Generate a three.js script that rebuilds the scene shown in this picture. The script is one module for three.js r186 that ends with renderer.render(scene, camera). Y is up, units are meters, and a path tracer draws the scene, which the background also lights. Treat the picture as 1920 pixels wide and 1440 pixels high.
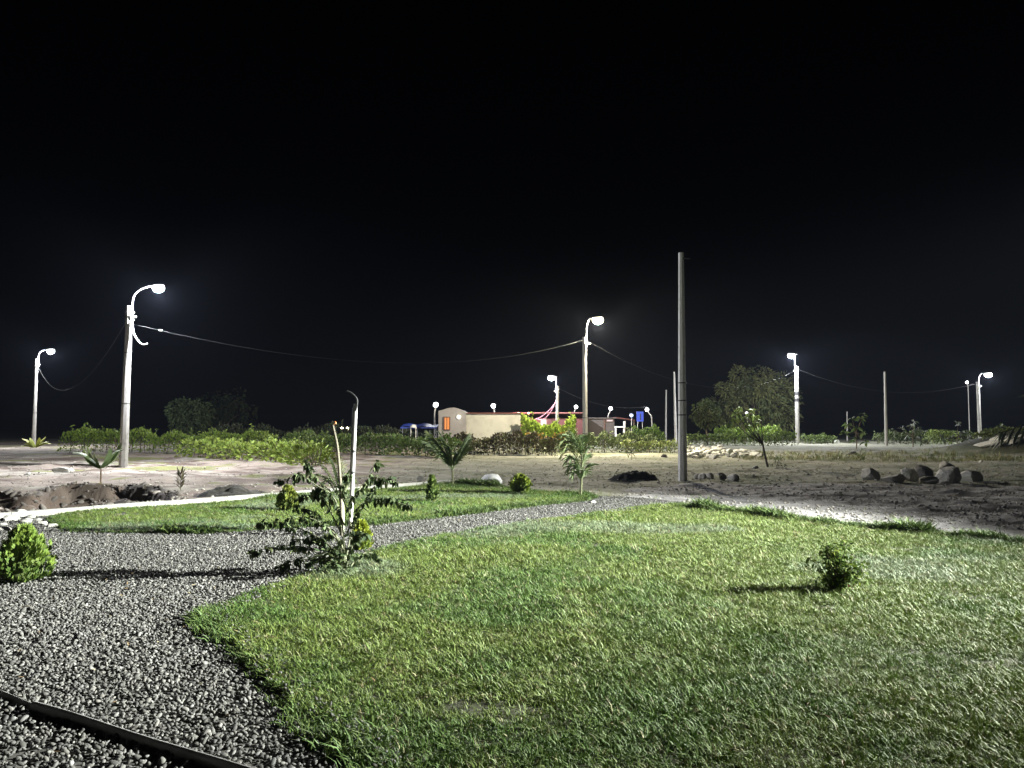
import * as THREE from 'three';
import { mergeGeometries, mergeVertices } from 'three/addons/utils/BufferGeometryUtils.js';

// ------------------------------------------------------------------ camera, sky, exposure
const scene = new THREE.Scene();
const F = 1444, EYE = 1.7, PITCH = Math.atan(80 / F);           // lens in pixels of the 1920 x 1440 photograph
const camera = new THREE.PerspectiveCamera(2 * Math.atan(720 / F) * 180 / Math.PI, 4 / 3, 0.1, 1200);
camera.position.set(0, EYE, 0);
camera.rotation.set(PITCH, 0, 0);
const renderer = new THREE.WebGLRenderer({ antialias: true });
renderer.toneMapping = THREE.LinearToneMapping;
renderer.toneMappingExposure = 1;
renderer.shadowMap.enabled = true;
{                                                                // night sky, almost black, a trace of blue
  const w = 64, h = 32, d = new Float32Array(w * h * 4);
  for (let i = 0; i < w * h; i++) d.set([0.0001, 0.00012, 0.0003, 1], i * 4);
  const t = new THREE.DataTexture(d, w, h, THREE.RGBAFormat, THREE.FloatType);
  t.mapping = THREE.EquirectangularReflectionMapping; t.needsUpdate = true;
  scene.background = t; scene.environment = t;
}
scene.fog = new THREE.FogExp2(new THREE.Color(0.62, 0.72, 1.0), 0.00011);
const LAMP = {                                                   // candela of each lamp
  left: 720, farLeft: 600, middle: 1350, house: 520, right: 1150, farRight: 650, small: 45, flood: 24500,
};

// ------------------------------------------------------------------ helpers
function rng(seed) { let s = seed >>> 0; return () => { s = (s + 0x6d2b79f5) | 0; let t = Math.imul(s ^ (s >>> 15), 1 | s); t = (t + Math.imul(t ^ (t >>> 7), 61 | t)) ^ t; return ((t ^ (t >>> 14)) >>> 0) / 4294967296; }; }
const R0 = rng(7);
const V = (x, y, z) => new THREE.Vector3(x, y, z);
const lerp = THREE.MathUtils.lerp, clamp = THREE.MathUtils.clamp;
const sst = (x, a, b) => { const t = clamp((x - a) / (b - a), 0, 1); return t * t * (3 - 2 * t); };
function hash2(ix, iy) { let h = Math.imul(ix, 374761393) + Math.imul(iy, 668265263); h = Math.imul(h ^ (h >>> 13), 1274126177); return ((h ^ (h >>> 16)) >>> 0) / 4294967296; }
function vnoise(x, y) { const ix = Math.floor(x), iy = Math.floor(y), fx = x - ix, fy = y - iy, u = fx * fx * (3 - 2 * fx), v = fy * fy * (3 - 2 * fy); return lerp(lerp(hash2(ix, iy), hash2(ix + 1, iy), u), lerp(hash2(ix, iy + 1), hash2(ix + 1, iy + 1), u), v) * 2 - 1; }
function fbm(x, y, o = 4) { let s = 0, a = 0.5; for (let i = 0; i < o; i++) { s += a * vnoise(x, y); x = x * 2.03 + 17.1; y = y * 2.03 + 9.7; a *= 0.5; } return s; }
// ray through a pixel of the photograph; at() is the point on it that lies `depth` metres ahead, on() where it meets the ground
const cp = Math.cos(PITCH), sp = Math.sin(PITCH);
function ray(u, v) { const y = 720 - v; return V(u - 960, y * cp + F * sp, y * sp - F * cp); }
function at(u, v, depth) { const r = ray(u, v); return r.multiplyScalar(depth / -r.z).add(V(0, EYE, 0)); }
function on(u, v, y = 0) { const r = ray(u, v); return r.multiplyScalar((y - EYE) / r.y).add(V(0, EYE, 0)); }
const P2 = (p) => [p.x, p.z];
const boxes = new Map();
function inside(poly, x, z) { let q = boxes.get(poly); if (!q) { q = [Math.min(...poly.map((p) => p[0])), Math.max(...poly.map((p) => p[0])), Math.min(...poly.map((p) => p[1])), Math.max(...poly.map((p) => p[1]))]; boxes.set(poly, q); } if (x < q[0] || x > q[1] || z < q[2] || z > q[3]) return false; let c = false; for (let i = 0, j = poly.length - 1; i < poly.length; j = i++) { const [xi, zi] = poly[i], [xj, zj] = poly[j]; if ((zi > z) !== (zj > z) && x < ((xj - xi) * (z - zi)) / (zj - zi) + xi) c = !c; } return c; }
function edgeDist(poly, x, z) { let m = 1e9; for (let i = 0, j = poly.length - 1; i < poly.length; j = i++) { const [ax, az] = poly[j], [bx, bz] = poly[i], dx = bx - ax, dz = bz - az, t = clamp(((x - ax) * dx + (z - az) * dz) / (dx * dx + dz * dz || 1), 0, 1); m = Math.min(m, Math.hypot(x - ax - dx * t, z - az - dz * t)); } return m; }

const counts = new Map();
function numbered(name) { const n = counts.get(name) || 0; counts.set(name, n + 1); return n ? name + '_' + String(n).padStart(3, '0') : name; }
function shade(o) { o.traverse((m) => { if (m.isMesh) { m.castShadow = true; m.receiveShadow = true; } }); return o; }
function thing(name, label, category, pos = V(0, 0, 0), group) { const g = new THREE.Group(); g.name = numbered(name); g.position.copy(pos); g.userData = { label, category }; if (group) g.userData.group = group; scene.add(g); return g; }
function part(parent, name, geo, mat) { const m = new THREE.Mesh(geo, mat); m.name = name; m.castShadow = m.receiveShadow = true; parent.add(m); return m; }
function solo(name, label, category, geo, mat, pos = V(0, 0, 0), group) { const m = new THREE.Mesh(geo, mat); m.name = numbered(name); m.position.copy(pos); m.userData = { label, category }; if (group) m.userData.group = group; m.castShadow = m.receiveShadow = true; scene.add(m); return m; }
function structure(name, geo, mat) { const m = new THREE.Mesh(geo, mat); m.name = numbered(name); m.userData = { kind: 'structure' }; m.receiveShadow = m.castShadow = true; scene.add(m); return m; }

class GB {                                                       // geometry builder with vertex colours, positions relative to an origin
  constructor(o = V(0, 0, 0)) { this.o = o; this.p = []; this.c = []; this.i = []; this.u = []; }
  v(p, c, u = 0, w = 0) { this.p.push(p.x - this.o.x, p.y - this.o.y, p.z - this.o.z); this.c.push(c[0], c[1], c[2]); this.u.push(u, w); return this.p.length / 3 - 1; }
  t(a, b, c) { this.i.push(a, b, c); }
  // an oval leaf: base p, direction d, side s, length, width, droop of the tip
  leaf(p, d, s, len, wid, droop, c, fold = 0.15) {
    const n = s.clone().cross(d).normalize(), q = (f, w, up) => p.clone().addScaledVector(d, len * f).addScaledVector(s, wid * w).addScaledVector(n, len * up).add(V(0, -droop * len * f * f, 0));
    const b = this.v(q(0, 0, 0), c), l1 = this.v(q(0.32, -0.46, fold * 0.5), c), r1 = this.v(q(0.32, 0.46, fold * 0.5), c), m = this.v(q(0.5, 0, 0), c), l2 = this.v(q(0.7, -0.36, fold * 0.4), c), r2 = this.v(q(0.7, 0.36, fold * 0.4), c), t = this.v(q(1, 0, 0), c);
    this.t(b, r1, m); this.t(b, m, l1); this.t(l1, m, l2); this.t(r1, r2, m); this.t(m, r2, t); this.t(m, t, l2);
  }
  diamond(p, d, s, len, wid, c) {
    const a = this.v(p, c), b = this.v(p.clone().addScaledVector(d, len * 0.45).addScaledVector(s, wid * 0.5), c), t = this.v(p.clone().addScaledVector(d, len), c), e = this.v(p.clone().addScaledVector(d, len * 0.5).addScaledVector(s, -wid * 0.5), c);
    this.t(a, b, t); this.t(a, t, e);
  }
  // a strap: long leaf with its width along a curve of points
  strap(pts, wid, c, side0, fold = 0.12) {
    let last = null;
    pts.forEach((p, k) => {
      const f = k / (pts.length - 1), d = (pts[k + 1] || p).clone().sub(pts[k - 1] || p).normalize(), s = side0 ? side0.clone() : V(0, 1, 0).cross(d).normalize(), w = wid * Math.pow(Math.sin(Math.PI * clamp(0.08 + f * 0.92, 0, 1)), 0.7) * 0.5, n = s.clone().cross(d).normalize();
      const row = [this.v(p.clone().addScaledVector(s, -w).addScaledVector(n, w * fold * 2), c), this.v(p, c), this.v(p.clone().addScaledVector(s, w).addScaledVector(n, w * fold * 2), c)];
      if (last) for (let j = 0; j < 2; j++) { this.t(last[j], last[j + 1], row[j + 1]); this.t(last[j], row[j + 1], row[j]); }
      last = row;
    });
  }
  tube(pts, r, seg = 6, c = [1, 1, 1], cap = true) {             // r: number or function of 0..1
    const rows = []; let len = 0;
    let n0 = null;
    pts.forEach((p, k) => {
      const d = (pts[k + 1] || p).clone().sub(pts[k - 1] || p).normalize();
      if (!n0) n0 = Math.abs(d.y) > 0.9 ? V(1, 0, 0) : V(0, 1, 0);
      const a = n0.clone().addScaledVector(d, -n0.dot(d)).normalize(), b = d.clone().cross(a); n0 = a;
      const f = k / (pts.length - 1), rad = typeof r === 'function' ? r(f) : r; if (k) len += p.distanceTo(pts[k - 1]);
      const row = []; for (let j = 0; j <= seg; j++) { const th = j / seg * Math.PI * 2; row.push(this.v(p.clone().addScaledVector(a, Math.cos(th) * rad).addScaledVector(b, Math.sin(th) * rad), c, j / seg, len)); }
      rows.push(row);
    });
    for (let k = 1; k < rows.length; k++) for (let j = 0; j < seg; j++) { this.t(rows[k - 1][j], rows[k - 1][j + 1], rows[k][j + 1]); this.t(rows[k - 1][j], rows[k][j + 1], rows[k][j]); }
    if (cap) for (const [row, p, s] of [[rows[0], pts[0], 1], [rows[rows.length - 1], pts[pts.length - 1], -1]]) { const m = this.v(p, c); for (let j = 0; j < seg; j++) s > 0 ? this.t(m, row[j + 1], row[j]) : this.t(m, row[j], row[j + 1]); }
  }
  geo() { const g = new THREE.BufferGeometry(); g.setAttribute('position', new THREE.Float32BufferAttribute(this.p, 3)); g.setAttribute('color', new THREE.Float32BufferAttribute(this.c, 3)); g.setAttribute('uv', new THREE.Float32BufferAttribute(this.u, 2)); g.setIndex(this.i); g.computeVertexNormals(); return g; }
}
const curve = (pts, n) => new THREE.CatmullRomCurve3(pts, false, 'catmullrom', 0.5).getPoints(n);
const vary = (c, r, k = 0.3) => { const f = 1 + (r() - 0.5) * 2 * k, w = (r() - 0.5) * 0.16; return [c[0] * f * (1 + w), c[1] * f, c[2] * f * (1 - w)]; };
const dirRand = (r) => { const z = r() * 2 - 1, t = r() * 6.283, s = Math.sqrt(1 - z * z); return V(s * Math.cos(t), z, s * Math.sin(t)); };
const perp = (d, r) => d.clone().cross(dirRand(r)).normalize();

// ------------------------------------------------------------------ textures and materials
function noiseTex(size, fn, repeat = 1, srgb = false) {          // fn(u, v in 0..1, wrapped) -> grey 0..1
  const d = new Uint8Array(size * size * 4);
  for (let y = 0; y < size; y++) for (let x = 0; x < size; x++) { const g = fn(x / size, y / size), o = (y * size + x) * 4; const c = Array.isArray(g) ? g : [g, g, g]; d[o] = clamp(c[0], 0, 1) * 255; d[o + 1] = clamp(c[1], 0, 1) * 255; d[o + 2] = clamp(c[2], 0, 1) * 255; d[o + 3] = 255; }
  const t = new THREE.DataTexture(d, size, size); t.magFilter = THREE.LinearFilter; t.minFilter = THREE.LinearMipmapLinearFilter; t.generateMipmaps = true; t.wrapS = t.wrapT = THREE.RepeatWrapping; t.repeat.set(repeat, repeat); if (srgb) t.colorSpace = THREE.SRGBColorSpace; t.needsUpdate = true; return t;
}
// noise that tiles: value noise on a wrapped lattice
function tnoise(u, v, n, s) { const x = u * n, y = v * n, ix = Math.floor(x), iy = Math.floor(y), fx = x - ix, fy = y - iy, a = fx * fx * (3 - 2 * fx), b = fy * fy * (3 - 2 * fy), h = (i, j) => hash2(((i % n) + n) % n + s * 131, ((j % n) + n) % n + s * 57); return lerp(lerp(h(ix, iy), h(ix + 1, iy), a), lerp(h(ix, iy + 1), h(ix + 1, iy + 1), a), b); }
const tf = (u, v, n, o, s) => { let t = 0, a = 0.5, k = 0; for (let i = 0; i < o; i++) { t += a * tnoise(u, v, n, s + i); k += a; n *= 2; a *= 0.5; } return t / k; };
const soilTone = noiseTex(1024, (u, v) => 0.50 + 0.55 * tf(u, v, 8, 7, 1) + (tnoise(u, v, 256, 30) > 0.9 ? 0.14 : 0) - (tnoise(u, v, 128, 33) > 0.93 ? 0.2 : 0));
const soilBump = noiseTex(1024, (u, v) => tf(u, v, 12, 7, 5) * 0.8 + (tnoise(u, v, 200, 31) > 0.86 ? 0.2 : 0));
const wallTone = noiseTex(512, (u, v) => 0.74 + 0.32 * tf(u, v, 4, 7, 11) - (tf(u, v, 9, 4, 14) > 0.62 ? 0.07 : 0));
const wallBump = noiseTex(512, (u, v) => tf(u, v, 32, 4, 19));
const poleTone = noiseTex(512, (u, v) => 0.66 + 0.42 * tf(u, v, 5, 7, 41) - (tf(u, v, 14, 4, 44) > 0.66 ? 0.16 : 0));
const M = {
  soil: new THREE.MeshStandardMaterial({ vertexColors: true, map: soilTone, bumpMap: soilBump, bumpScale: 0.05, roughness: 0.95 }),
  turf: new THREE.MeshStandardMaterial({ color: new THREE.Color(0.05, 0.055, 0.025), roughness: 1, map: soilTone, bumpMap: soilBump, bumpScale: 0.03 }),
  gravelBed: new THREE.MeshStandardMaterial({ color: new THREE.Color(0.085, 0.082, 0.078), roughness: 0.95, map: soilTone, bumpMap: soilBump, bumpScale: 0.04 }),
  leaf: new THREE.MeshPhysicalMaterial({ vertexColors: true, roughness: 0.62, transmission: 0.32, thickness: 0, side: THREE.DoubleSide, specularIntensity: 0.6 }),
  leafSolid: new THREE.MeshStandardMaterial({ vertexColors: true, roughness: 0.5, side: THREE.DoubleSide }),
  bark: new THREE.MeshStandardMaterial({ vertexColors: true, roughness: 0.9, map: poleTone, bumpMap: wallBump, bumpScale: 0.006 }),
  concrete: new THREE.MeshStandardMaterial({ color: new THREE.Color(0.40, 0.39, 0.375), roughness: 0.85, map: poleTone, bumpMap: wallBump, bumpScale: 0.004 }),
  greyConcrete: new THREE.MeshStandardMaterial({ color: new THREE.Color(0.8, 0.79, 0.78), roughness: 0.85, map: poleTone, bumpMap: wallBump, bumpScale: 0.004 }),
  paleConcrete: new THREE.MeshStandardMaterial({ color: new THREE.Color(0.42, 0.415, 0.39), roughness: 0.85, map: poleTone, bumpMap: wallBump, bumpScale: 0.006 }),
  steel: new THREE.MeshStandardMaterial({ color: new THREE.Color(0.5, 0.5, 0.52), roughness: 0.45, metalness: 0.6 }),
  darkSteel: new THREE.MeshStandardMaterial({ color: new THREE.Color(0.05, 0.05, 0.055), roughness: 0.6, metalness: 0.3 }),
  cable: new THREE.MeshStandardMaterial({ color: new THREE.Color(0.035, 0.035, 0.04), roughness: 0.7 }),
  redLitCable: new THREE.MeshStandardMaterial({ color: new THREE.Color(0.62, 0.30, 0.40), roughness: 0.55 }),  // service cable with the reddish light put into its colour
  pvc: new THREE.MeshStandardMaterial({ color: new THREE.Color(0.48, 0.48, 0.5), roughness: 0.4 }),
  plaster: new THREE.MeshStandardMaterial({ color: new THREE.Color(0.40, 0.39, 0.35), roughness: 0.92, map: wallTone, bumpMap: wallBump, bumpScale: 0.006 }),
  shadedPlaster: new THREE.MeshStandardMaterial({ color: new THREE.Color(0.26, 0.245, 0.25), roughness: 0.92, map: wallTone, bumpMap: wallBump, bumpScale: 0.006 }),  // same plaster, with the shade of the gable face put into the colour
  redWall: new THREE.MeshStandardMaterial({ color: new THREE.Color(0.085, 0.027, 0.027), roughness: 0.9, map: wallTone }),
  tile: new THREE.MeshStandardMaterial({ color: new THREE.Color(0.14, 0.045, 0.04), roughness: 0.8, map: wallTone }),
  darkWall: new THREE.MeshStandardMaterial({ color: new THREE.Color(0.10, 0.085, 0.08), roughness: 0.9, map: wallTone }),
  timber: new THREE.MeshStandardMaterial({ color: new THREE.Color(0.10, 0.05, 0.035), roughness: 0.7 }),
  white: new THREE.MeshStandardMaterial({ color: new THREE.Color(0.8, 0.8, 0.78), roughness: 0.6 }),
  blueTarp: new THREE.MeshStandardMaterial({ color: new THREE.Color(0.03, 0.07, 0.45), roughness: 0.5, side: THREE.DoubleSide }),
  edging: new THREE.MeshStandardMaterial({ color: new THREE.Color(0.2, 0.195, 0.19), roughness: 0.55, map: poleTone, bumpMap: wallBump, bumpScale: 0.003 }),
  dull: new THREE.MeshPhysicalMaterial({ vertexColors: true, roughness: 0.85, transmission: 0.25, thickness: 0, side: THREE.DoubleSide, specularIntensity: 0.15 }),
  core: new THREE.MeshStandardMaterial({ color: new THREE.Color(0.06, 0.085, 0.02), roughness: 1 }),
};
for (const k of ['turf', 'gravelBed']) { M[k].map = soilTone.clone(); M[k].bumpMap = soilBump.clone(); }
const glow = (r, g, b, k, base = 0.8) => new THREE.MeshStandardMaterial({ color: new THREE.Color(base, base, base), emissive: new THREE.Color(r, g, b), emissiveIntensity: k, roughness: 0.3 });
M.lensWhite = glow(0.94, 0.96, 1.0, 14); M.lensWarm = glow(1.0, 0.9, 0.62, 22); M.lensOrange = glow(1.0, 0.32, 0.07, 5);
M.paneOrange = glow(1.0, 0.30, 0.05, 1.0, 0.04); M.panePink = glow(1.0, 0.80, 0.82, 0.8, 0.1); M.paneWhite = glow(1.0, 0.95, 0.9, 0.85, 0.1); M.signBlue = glow(0.05, 0.12, 0.8, 0.9, 0.03);

// ------------------------------------------------------------------ outlines of the garden (world metres)
const px = (list) => list.map(([u, v]) => P2(on(u, v)));
const LAWN0 = [...px([[700, 1440], [640, 1392], [590, 1362], [548, 1326], [508, 1276], [462, 1226], [430, 1200], [402, 1178], [388, 1160], [398, 1149], [432, 1138], [500, 1112], [560, 1092], [640, 1062], [780, 1020], [950, 990], [1100, 968], [1255, 948], [1400, 966], [1560, 985], [1740, 1003], [1920, 1020], [2200, 1048]]), [9.4, -6], [9.4, -1.2], [0.1, -1.2], [-0.35, -2.6]];
const STRIP0 = px([[112, 984], [140, 998], [300, 1001], [420, 1000], [520, 992], [600, 988], [698, 985], [801, 974], [918, 960], [1000, 950], [1090, 941], [1112, 934], [1095, 929], [1040, 926], [975, 921], [930, 914], [880, 911], [845, 908], [700, 922], [560, 933], [420, 945], [230, 957], [130, 966], [105, 974]]);
function ragged(poly, seed) {                                    // closed smooth outline with small irregular bites
  const cv = new THREE.CatmullRomCurve3(poly.map(([x, z]) => V(x, 0, z)), true, 'catmullrom', 0.35), n = Math.round(cv.getLength() / 0.13), out = [];
  for (let i = 0; i < n; i++) { const p = cv.getPointAt(i / n), t = cv.getTangentAt(i / n), k = 0.075 * fbm(i * 0.13 + seed, seed, 3) + 0.03 * fbm(i * 0.9, seed + 5, 2); out.push([p.x + t.z * k, p.z - t.x * k]); } return out;
}
const LAWN = ragged(LAWN0, 3), STRIP = ragged(STRIP0, 8);
const KA = on(-160, 983), KB = on(845, 905.5), KD = KB.clone().sub(KA).normalize(), KN = V(KD.z, 0, -KD.x);   // kerb line; KN points away from the garden
const kerbS = (x, z) => (x - KA.x) * KN.x + (z - KA.z) * KN.z, kerbT = (x, z) => (x - KA.x) * KD.x + (z - KA.z) * KD.z, KLEN = KB.distanceTo(KA);
const GRAVEL = [[-13, -10.5], P2(KA), ...px([[105, 967], [420, 972], [700, 960], [900, 945], [1112, 930], [1200, 934], [1285, 943], [1400, 980]]), [3, -6], [3, -0.6], [-9, -0.6], [-13, -5]];
const ROAD = px([[1120, 945], [1150, 925], [1200, 906], [1290, 903], [1450, 903], [1620, 905], [1920, 908], [2600, 915], [2900, 1080], [1920, 1040], [1400, 990]]);

// ------------------------------------------------------------------ terrain
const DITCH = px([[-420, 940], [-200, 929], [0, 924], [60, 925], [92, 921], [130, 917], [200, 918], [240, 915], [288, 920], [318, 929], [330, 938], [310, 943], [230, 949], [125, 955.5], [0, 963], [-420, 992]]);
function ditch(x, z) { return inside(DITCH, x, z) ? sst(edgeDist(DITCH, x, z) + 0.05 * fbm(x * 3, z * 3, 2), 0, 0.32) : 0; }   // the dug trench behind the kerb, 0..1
function bank(x, z) { return Math.exp(-Math.pow((x - 42) / 13, 6)) * Math.exp(-Math.pow((z + 50) / 3.2, 2)); }
function ground(x, z) {
  const d = Math.hypot(x, z);
  let calm = sst(d, 13, 19);                                     // the garden itself is level
  if (kerbS(x, z) < 0.15 && kerbT(x, z) < KLEN + 1.5 && x < 2) calm = 0;
  if (inside(LAWN, x, z) || inside(STRIP, x, z)) calm = 0;
  const amp = 0.045 + 0.05 * sst(d, 25, 60);
  let h = -0.02 + calm * (amp * 1.5 * fbm(x * 0.55, z * 0.75, 4) + 0.055 * fbm(x * 1.7 + 40, z * 2.3, 3));
  if (inside(ROAD, x, z)) { const e = sst(edgeDist(ROAD, x, z), 0, 1); h += e * sst(d, 12, 15) * (0.035 * Math.sin((z + 0.24 * x) * 3.4 + 1.5 * fbm(x * 0.3, z * 0.3, 2)) * (0.4 + fbm(x * 0.5, z * 0.5, 2)) + 0.04 * fbm(x * 2.6, z * 3.2, 3) - 0.02); }
  h -= 0.46 * ditch(x, z) * (0.85 + 0.9 * fbm(x * 1.6, z * 1.6, 4));
  if (x < -2) h += calm * sst(-x, 2, 7) * (0.10 * sst(kerbS(x, z), 4, 9) + 0.16 * fbm(x * 0.22 + 7, z * 0.95, 3) + 0.10 * Math.abs(fbm(x * 0.6, z * 1.5 + 20, 3)));
  h += bank(x, z) * (1.52 + 0.22 * fbm(x * 0.6, z * 0.6, 3));
  return h;
}
function groundColor(x, z) {
  const n = fbm(x * 0.25, z * 0.6, 4), m = fbm(x * 0.9 + 9, z * 2.6, 3);
  let c = [0.25, 0.25, 0.185];                                 // dry field
  const mix = (k, f) => { c = [lerp(c[0], k[0], f), lerp(c[1], k[1], f), lerp(c[2], k[2], f)]; };
  mix([0.10, 0.13, 0.05], sst(n + m * 0.5, 0.08, 0.42) * 0.75);   // greener tufts
  mix([0.36, 0.345, 0.29], sst(-n + m * 0.4, 0.12, 0.4) * 0.6);
  const left = sst(-x + n * 3, 2.5, 6.5) * sst(kerbS(x, z), -0.2, 0.5);
  mix([0.33, 0.275, 0.235], left);
  mix([0.13, 0.092, 0.075], left * sst(m + n * 0.7, -0.02, 0.26) * 0.85);
  mix([0.44, 0.41, 0.36], left * sst(-m + n, 0.15, 0.45) * 0.8);
  mix([0.15, 0.108, 0.092], left * (1 - sst(kerbS(x, z) + 1.6 * n, 4.2, 8.5)) * sst(fbm(x * 0.5 + 2, z * 2.8, 4) + 0.35, 0, 0.5) * 0.92);
  mix([0.17, 0.19, 0.05], left * sst(fbm(x * 0.5 + 4, z * 0.9 + 31, 3), 0.2, 0.3) * 0.8);
  if (inside(ROAD, x, z)) { const e = sst(edgeDist(ROAD, x, z) + m * 0.8, 0, 0.9); mix([0.31, 0.30, 0.315], e); mix([0.48, 0.465, 0.49], e * sst(m + n * 0.3, 0.06, 0.34) * 0.7); mix([0.17, 0.163, 0.172], e * sst(-m - n * 0.3, 0.12, 0.36) * 0.8); }
  const s = kerbS(x, z), t = kerbT(x, z);
  if (s > 0.1 && x < 0) { const w = inside(DITCH, x, z) ? 1 : 1 - sst(edgeDist(DITCH, x, z) + 0.25 * m, 0.1, 0.42); mix([0.125, 0.094, 0.079], w * 0.85); }  // dug soil, darkened in colour to suggest the shaded cut face
  const b = bank(x, z); mix([0.035, 0.04, 0.022], sst(b, 0.1, 0.4));
  if (z < -85) mix([0.03, 0.045, 0.02], sst(-z, 85, 110));
  return c;
}
{
  const axis = (lo, a, b, hi, fine) => { const r = []; for (let x = a; x <= b + 1e-6; x += fine) r.push(x); let st = fine, x = r[r.length - 1]; while (x < hi) { st *= 1.12; x += st; r.push(Math.min(x, hi)); } st = fine; x = a; while (x > lo) { st *= 1.12; x -= st; r.unshift(Math.max(x, lo)); } return r; };
  const xs = axis(-420, -19, 21, 420, 0.13), zs = axis(-600, -44, -11, 40, 0.11), p = [], c = [], u = [], ix = [], nx = xs.length;
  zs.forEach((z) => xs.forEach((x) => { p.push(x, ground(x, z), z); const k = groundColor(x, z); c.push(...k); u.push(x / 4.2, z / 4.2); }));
  for (let j = 0; j < zs.length - 1; j++) for (let i = 0; i < nx - 1; i++) { const a = j * nx + i; ix.push(a, a + nx, a + 1, a + 1, a + nx, a + nx + 1); }
  const g = new THREE.BufferGeometry(); g.setAttribute('position', new THREE.Float32BufferAttribute(p, 3)); g.setAttribute('color', new THREE.Float32BufferAttribute(c, 3)); g.setAttribute('uv', new THREE.Float32BufferAttribute(u, 2)); g.setIndex(ix); g.computeVertexNormals();
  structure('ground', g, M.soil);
}
function sheet(poly, y, thick, uvs = 0.4) {                      // level sheet with its own edge
  const sh = new THREE.Shape(poly.map(([x, z]) => new THREE.Vector2(x, -z)));
  const g = new THREE.ExtrudeGeometry(sh, { depth: thick, bevelEnabled: false }); g.rotateX(-Math.PI / 2); g.translate(0, y - thick, 0);
  const a = g.attributes.uv, b = g.attributes.position; for (let i = 0; i < a.count; i++) a.setXY(i, b.getX(i) * uvs, b.getZ(i) * uvs + b.getY(i)); return g;
}
structure('gravel_path', sheet(GRAVEL, -0.004, 0.02), M.gravelBed);
structure('lawn', sheet(LAWN, 0.035, 0.08), M.turf);
structure('lawn', sheet(STRIP, 0.035, 0.08), M.turf);

// ------------------------------------------------------------------ gravel and grass (nobody could count them)
function instanced(name, label, category, geo, mat, list, colors) {
  const m = new THREE.InstancedMesh(geo, mat, list.length), q = new THREE.Color();
  list.forEach((k, i) => { m.setMatrixAt(i, k); m.setColorAt(i, q.setRGB(...colors[i])); });
  m.name = numbered(name); m.userData = { label, category, kind: 'stuff' }; m.castShadow = m.receiveShadow = true; scene.add(m); return m;
}
function pebbleGeo(seed, detail = 1) {
  const g = mergeVertices(new THREE.IcosahedronGeometry(1, detail).deleteAttribute('uv').deleteAttribute('normal')), a = g.attributes.position, r = rng(seed), w = [dirRand(r), dirRand(r), dirRand(r), dirRand(r)];
  for (let i = 0; i < a.count; i++) { const v = V().fromBufferAttribute(a, i).normalize(); let k = 1; w.forEach((d) => { const t = v.dot(d); if (t > 0.45) k = Math.min(k, 0.72 / Math.max(t, 0.6)); }); v.multiplyScalar(k * (0.93 + 0.14 * r())); a.setXYZ(i, v.x, v.y * 0.62, v.z * 0.8); }
  g.computeVertexNormals(); return g;
}
const mat4 = (p, ry, s, tilt = 0, r = R0) => { const m = new THREE.Matrix4(); m.compose(p, new THREE.Quaternion().setFromEuler(new THREE.Euler((r() - 0.5) * tilt, ry, (r() - 0.5) * tilt)), s); return m; };
{
  const r = rng(11), mats = [[], [], []], cols = [[], [], []], stone = new THREE.MeshStandardMaterial({ roughness: 0.8 });
  const bb = GRAVEL.reduce((b, [x, z]) => [Math.min(b[0], x), Math.max(b[1], x), Math.min(b[2], z), Math.max(b[3], z)], [99, -99, 99, -99]);
  const n = Math.round((bb[1] - bb[0]) * (bb[3] - bb[2]) * 1450);
  for (let i = 0; i < n; i++) {
    const x = lerp(bb[0], bb[1], r()), z = lerp(bb[2], bb[3], r()), d = Math.hypot(x, z), f = r();
    if (-z < 2.6 || Math.abs(x) > -z * 0.665 + 1.4 || f > (d > 9 ? 0.66 : 1) || !inside(GRAVEL, x, z) || inside(STRIP, x, z)) continue;
    const spill = inside(LAWN, x, z); if (spill && (r() > 0.3 || edgeDist(LAWN0, x, z) > 0.16)) continue;
    const k = Math.floor(r() * 3), s = 0.0098 + 0.0105 * r() * r() + (r() > 0.975 ? 0.008 : 0), b = r(), g = 0.05 + 0.105 * b * b + (r() > 0.94 ? 0.1 : 0);
    mats[k].push(mat4(V(x, 0.002 + s * 0.4 + r() * 0.012 + (spill ? 0.038 : 0), z), r() * 6.28, V(s * 1.25, s, s), 1.3, r)); cols[k].push([g * (1 + 0.06 * (r() - 0.3)), g, g * (0.93 + 0.08 * r())]);
  }
  mats.forEach((m, k) => instanced('gravel', 'loose grey and white gravel covering the garden path', 'gravel', pebbleGeo(21 + k), stone, m, cols[k]));
}
function tuftGeo(seed, blades, h, w, spread) {
  const r = rng(seed), b = new GB();
  for (let i = 0; i < blades; i++) {
    const a = r() * 6.283, out = V(Math.cos(a), 0, Math.sin(a)), s = V(-out.z, 0, out.x), p = V((r() - 0.5) * spread, 0, (r() - 0.5) * spread), hh = h * (0.55 + 0.65 * r()), lean = 0.25 + 0.9 * r(), c = vary([1, 1, 1], r, 0.28);
    const q = (f, k) => p.clone().addScaledVector(out, lean * hh * f * f).add(V(0, hh * f * (1 - 0.28 * lean * f), 0)).addScaledVector(s, k * w);
    const v = [b.v(q(0, -0.5), c), b.v(q(0, 0.5), c), b.v(q(0.55, 0.42), c), b.v(q(0.55, -0.42), c), b.v(q(1, 0), c)];
    b.t(v[0], v[1], v[2]); b.t(v[0], v[2], v[3]); b.t(v[3], v[2], v[4]);
  }
  return b.geo();
}
const grassMat = new THREE.MeshPhysicalMaterial({ vertexColors: true, roughness: 0.6, transmission: 0.25, thickness: 0, side: THREE.DoubleSide, specularIntensity: 0.5 });
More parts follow.
